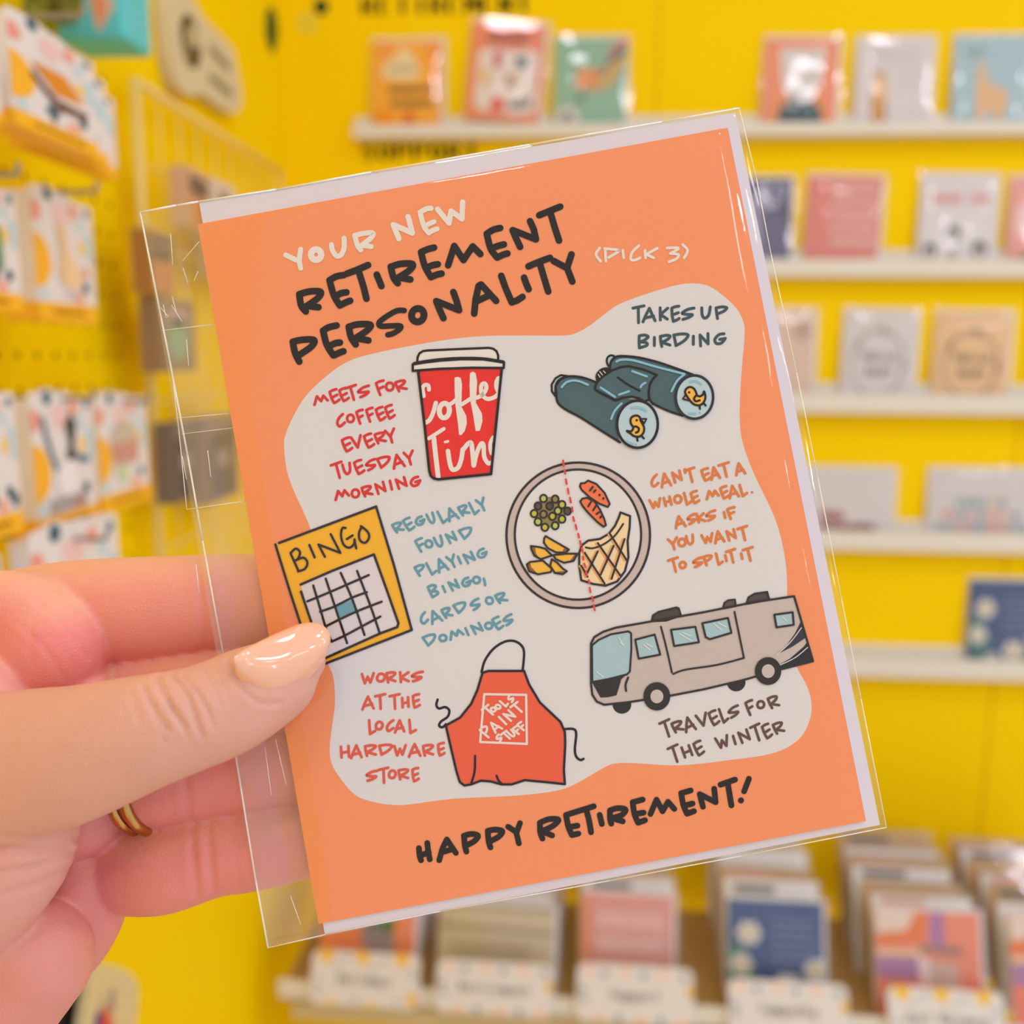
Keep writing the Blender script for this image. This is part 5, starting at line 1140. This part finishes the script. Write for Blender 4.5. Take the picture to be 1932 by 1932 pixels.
# ------------------------------------------------------------------ card bins
yb0 = 1.07; lt = on_y(523, 1852, yb0); zl = lt.z
rt = on_z(1630, 1923, zl); BU = (rt - lt); BU.z = 0; BU.normalize(); BN = Vector((BU.y, -BU.x, 0))
if BN.y > 0: BN = -BN
BB = -BN; xlen = 0.92; lh = 0.024
depthb = 0.20
e = empty('card_bin_shelf', lt + BU * (xlen / 2) + Vector((0, 0, -lh - .03)), 'cream shelf with a front lip holding rows of cards in the lower right', 'shelf')
def bbox(x0, x1, y0, y1, z0, z1, mt, nm, bev=0.0):
    mb = MB(); mb.box(lt + BU * x0 + BB * y0 + Vector((0, 0, z0)), BU * (x1 - x0), BB * (y1 - y0), Vector((0, 0, z1 - z0)), mt); mb.build(nm, e, bevel=bev)
wood = mat('bin_wood', (176, 140, 84), 0.7, 0.15, noise=0.06, nscale=30); wood2 = mat('bin_wood_pale', (206, 186, 140), 0.6, 0.2, noise=0.04, nscale=20)
bbox(0, xlen, 0, 0.008, -lh, 0, cream, 'front_lip', .002); bbox(0, xlen, 0.008, depthb + .05, -lh - .008, -lh, wood, 'tray_floor'); bbox(0.016, xlen, 0.006, depthb + .04, -lh - .032, -lh - .008, wood2, 'under_board', .001)
TILT = rad(27)
def fr_px(px, py, y):  # point on a vertical plane parallel to the bin front, y metres behind the lip
    o = lt + BB * y; r = ray(px, py); return CAM + r * ((o - CAM).dot(BN) / r.dot(BN))
def solve_h(o, V, ytarget):
    h = 0.02
    for k in range(60):
        if proj(o + V * h)[1] <= ytarget: break
        h += 0.0025
    return h
def tagcard(x0, x1, ybot, ytop, text, warm, label):
    a = fr_px(x0, ybot, -0.016); c = fr_px(x1, ybot, -0.016); zb = min(a.z, zl - 0.004); U = BU; w = (c - a).dot(U)
    o = a.copy(); o.z = zb
    V = Vector((0, 0, 1)) * math.cos(TILT) + BB * math.sin(TILT); N = U.cross(V)
    if N.dot(BN) < 0: N = -N
    m = o + U * (w / 2); h = solve_h(m, V, ytop)
    t = empty('bin_label', m, label, 'label', 'bin labels')
    mb = MB(); r = .05; cs = [(r, 0), (1 - r, 0), (1, .1), (1, .9), (1 - r, 1), (r, 1), (0, .9), (0, .1)]
    k = [o + U * (w * x) + V * (h * y) for x, y in cs]; n = len(k)
    mb.add(k + [v - N * .0015 for v in k], [tuple(range(n)), tuple(range(n, 2 * n))[::-1]] + [(i, (i + 1) % n, n + (i + 1) % n, n + i) for i in range(n)], mat('label_white', (222, 214, 204), .6, .2, noise=.01))
    pr = Print(lambda x, y, l: o + U * (w * x) + V * (h * (1 - y)) + N * (.0002 * (l + 1)), mb); rr = random.Random(int(x0))
    if warm:
        for x in (.12, .46, .82): pr.fill([(x - .06, .02), (x + .07, .02), (x + .06, .2), (x, .24), (x - .04, .16)], (238, 190, 72), 0, True); pr.stroke([(x + .1, .26), (x + .14, .3)], .025, (150, 160, 164), 0)
        for x, y in ((.32, .14), (.66, .16), (.93, .4), (.06, .62), (.06, .8), (.42, .88), (.8, .9)): pr.stroke([(x - .02, y), (x + .01, y - .05), (x + .02, y + .05)], .018, (158, 166, 168), 0)
        for x, y in ((.2, .93), (.57, .95)): pr.fill(ell(x, y, .06, .05), (240, 208, 130), 0)
        pr.fill(ell(.94, .82, .045, .13), (236, 184, 70), 0)
    else:
        for k_, x in enumerate((.1, .24, .42, .57, .74, .92)):
            if k_ % 2 == 0: pr.fill(ell(x, .14, .045, .08), (240, 198, 174), 0)
            else:
                for q in range(4): b_ = q * .8; pr.stroke([(x - .035 * math.cos(b_), .16 - .06 * math.sin(b_)), (x + .035 * math.cos(b_), .16 + .06 * math.sin(b_))], .014, (132, 150, 164), 0)
        pr.fill(ell(.965, .4, .03, .12), (228, 182, 84), 0); pr.stroke([(.06, .5), (.04, .42)], .05, (160, 168, 166), 0); pr.stroke([(.05, .6), (.08, .66)], .05, (160, 168, 166), 0)
        for k_, x in enumerate((.2, .36, .55, .72, .9)):
            if k_ % 2 == 0: pr.fill(ell(x, .94, .045, .06), (240, 190, 158), 0)
            else:
                for q in range(4): b_ = q * .8; pr.stroke([(x - .035 * math.cos(b_), .92 - .06 * math.sin(b_)), (x + .035 * math.cos(b_), .92 + .06 * math.sin(b_))], .014, (132, 150, 156), 0)
    lines = text
    for li, s in enumerate(lines):
        pitch = .062; yy = .5 if len(lines) == 1 else .42 + li * .24; x = .5 - pitch * len(s) / 2
        for ch in s:
            if ch != ' ': glyph(pr, ch, x + pitch / 2, yy, .045, .2 if len(lines) == 1 else .17, 0, .012, (112, 106, 100), 2)
            x += pitch
    mb.build('label_card', t)
    return t
tagcard(581, 787, 1893, 1797, ('Holidays',), True, 'bin label with yellow shapes reading Holidays, leftmost on the lower shelf')
tagcard(820, 1042, 1908, 1817, ('Retirement',), False, 'bin label lettered Retirement on the lower shelf')
tagcard(1087, 1310, 1925, 1826, ('Support',), False, 'bin label reading Support on the lower shelf')
tagcard(1376, 1606, 1952, 1856, ('Sympathy',), False, 'bin label reading Sympathy under the navy daisy card')
tagcard(1680, 1905, 1972, 1868, ('Just Because',), True, 'bin label with yellow shapes reading Just Because at the lower right')
def d_elephant(p): p.fill([(.42, .3), (.6, .26), (.74, .3), (.78, .6), (.72, .95), (.4, .98), (.3, .8), (.46, .66)], (160, 144, 138), 1, True); p.fill([(.46, .24), (.7, .2), (.78, .3), (.72, .42), (.6, .34), (.5, .36)], (96, 128, 76), 2, True); p.fill(ell(.64, .84, .14, .12), (206, 196, 190), 2)
def d_kraft_env(p): p.fill([(0.0, .22), (1, .26), (1, .3), (0, .26)], (150, 124, 84), 1); p.fill([(0, 0), (1, 0), (1, .04), (0, .03)], (140, 112, 76), 1); p.fill([(.12, .4), (.8, .4), (.8, .9), (.12, .9)], (190, 172, 136), 1)
def d_salmon(p):
    p.fill([(.1, .04), (.98, .04), (.98, .96), (.1, .96)], (218, 152, 138), 0)
    for y in (.2, .42, .64): rows(p, .16, .9, y, 2, .07, .045, (234, 186, 176), .02, 1, int(y * 30))
def d_color_blocks(p):
    p.fill([(.0, 0), (.38, 0), (.3, .18), (.0, .22)], (226, 204, 186), 1); p.fill([(.0, .22), (.3, .18), (.4, .02), (.5, .02), (.46, .26), (0, .32)], (228, 124, 56), 1); p.fill([(.52, 0), (.66, 0), (.66, .34), (.52, .34)], (172, 120, 160), 1)
    p.fill([(0, .42), (.4, .4), (.4, .62), (0, .62)], (172, 124, 160), 1); p.fill([(.62, .76), (1, .6), (1, .84), (.6, .86)], (218, 72, 68), 1); p.fill([(.3, .36), (.44, .34), (.44, .42), (.0, .42), (.0, .36)], (238, 196, 150), 1)
    p.fill([(.4, .42), (.5, .42), (.5, .64), (.42, .66)], (232, 206, 204), 2); p.fill([(.5, .44), (.78, .46), (.8, .62), (.7, .7), (.5, .66)], (206, 172, 156), 2); rows(p, .42, .8, .34, 1, .1, .05, (170, 132, 120), .02, 3, 4); p.fill([(.6, .88), (1, .86), (1, 1), (.6, 1)], (232, 206, 150), 1)
# columns: px of the front card's left and right, its top, its base colour, design, name in labels, number behind
COLS = [(612, 786, 1690, (240, 138, 86), d_elephant, 'orange card with a grey elephant', 'Holidays', 4, 'w'),
        (830, 1046, 1722, (204, 186, 150), d_kraft_env, 'kraft envelope faced card', 'Retirement', 5, 'k'),
        (1096, 1268, 1690, (222, 140, 120), d_salmon, 'salmon card with pale text', 'Support', 4, 'w'),
        (1372, 1552, 1700, (66, 86, 128), d_daisies, 'navy card with white daisies', 'Sympathy', 5, 'w'),
        (1652, 1850, 1722, (230, 136, 104), d_color_blocks, 'orange, purple and red patchwork card', 'Just Because', 6, 'k'),
        (1908, 2110, 1735, (232, 124, 92), d_color_blocks, 'orange red card cut off at the right edge', 'last', 6, 'k')]
ORD = ['second', 'third', 'fourth', 'fifth', 'sixth', 'seventh', 'eighth', 'ninth', 'tenth', 'eleventh']
LEAN = rad(19)
for x0, x1, yt, base, dsg, desc, nm, nb, env_ in COLS:
    V = Vector((0, 0, 1)) * math.cos(LEAN) + BB * math.sin(LEAN); N = BU.cross(V)
    if N.dot(BN) < 0: N = -N
    y0 = 0.030; zb = zl - lh + 0.001
    a = fr_px(x0, 1790, y0 + .03); c = fr_px(x1, 1790, y0 + .03); w = (c - a).dot(BU); h = 0.140 if w < .13 else .142
    xm = ((a + c) / 2 - lt).dot(BU)
    o = lt + BU * xm + BB * y0; o.z = zb
    h = min(0.15, max(0.11, solve_h(o, V, yt)))
    where = ('at the front of the %s stack' % nm) if nm != 'last' else 'at the front of the rightmost stack'
    standing(o, BU, V, N, w, h, base, dsg, desc + ' ' + where, 'w')
    st = (0.155 if nb < 5 else 0.19) / nb
    for k in range(nb):
        rr = random.Random(int(x0) * 10 + k); oo = o + BB * (st * (k + 1)) + BU * (rr.random() - .5) * .006
        cb = (232, 228, 224) if (k % 2 == 0) else (206, 166, 112)
        lab = '%s card from the front of the stack behind the %s label' % (ORD[k], nm) if nm != 'last' else '%s card from the front of the rightmost stack' % ORD[k]
        dk = None
        def dk(p, s=int(x0) + k): 
            if s % 3: p.fill([(.1, .02), (.55, .02), (.55, .09), (.1, .09)], ((90, 84, 70), (120, 110, 96), (226, 170, 150))[s % 3], 1)
        standing(oo, BU, V, N, w * (.97 + .04 * rr.random()), h * (.97 + .05 * rr.random()), cb, dk, lab, 'k' if env_ == 'k' or k % 3 == 1 else 'w', group='cards filed in the bin shelf')
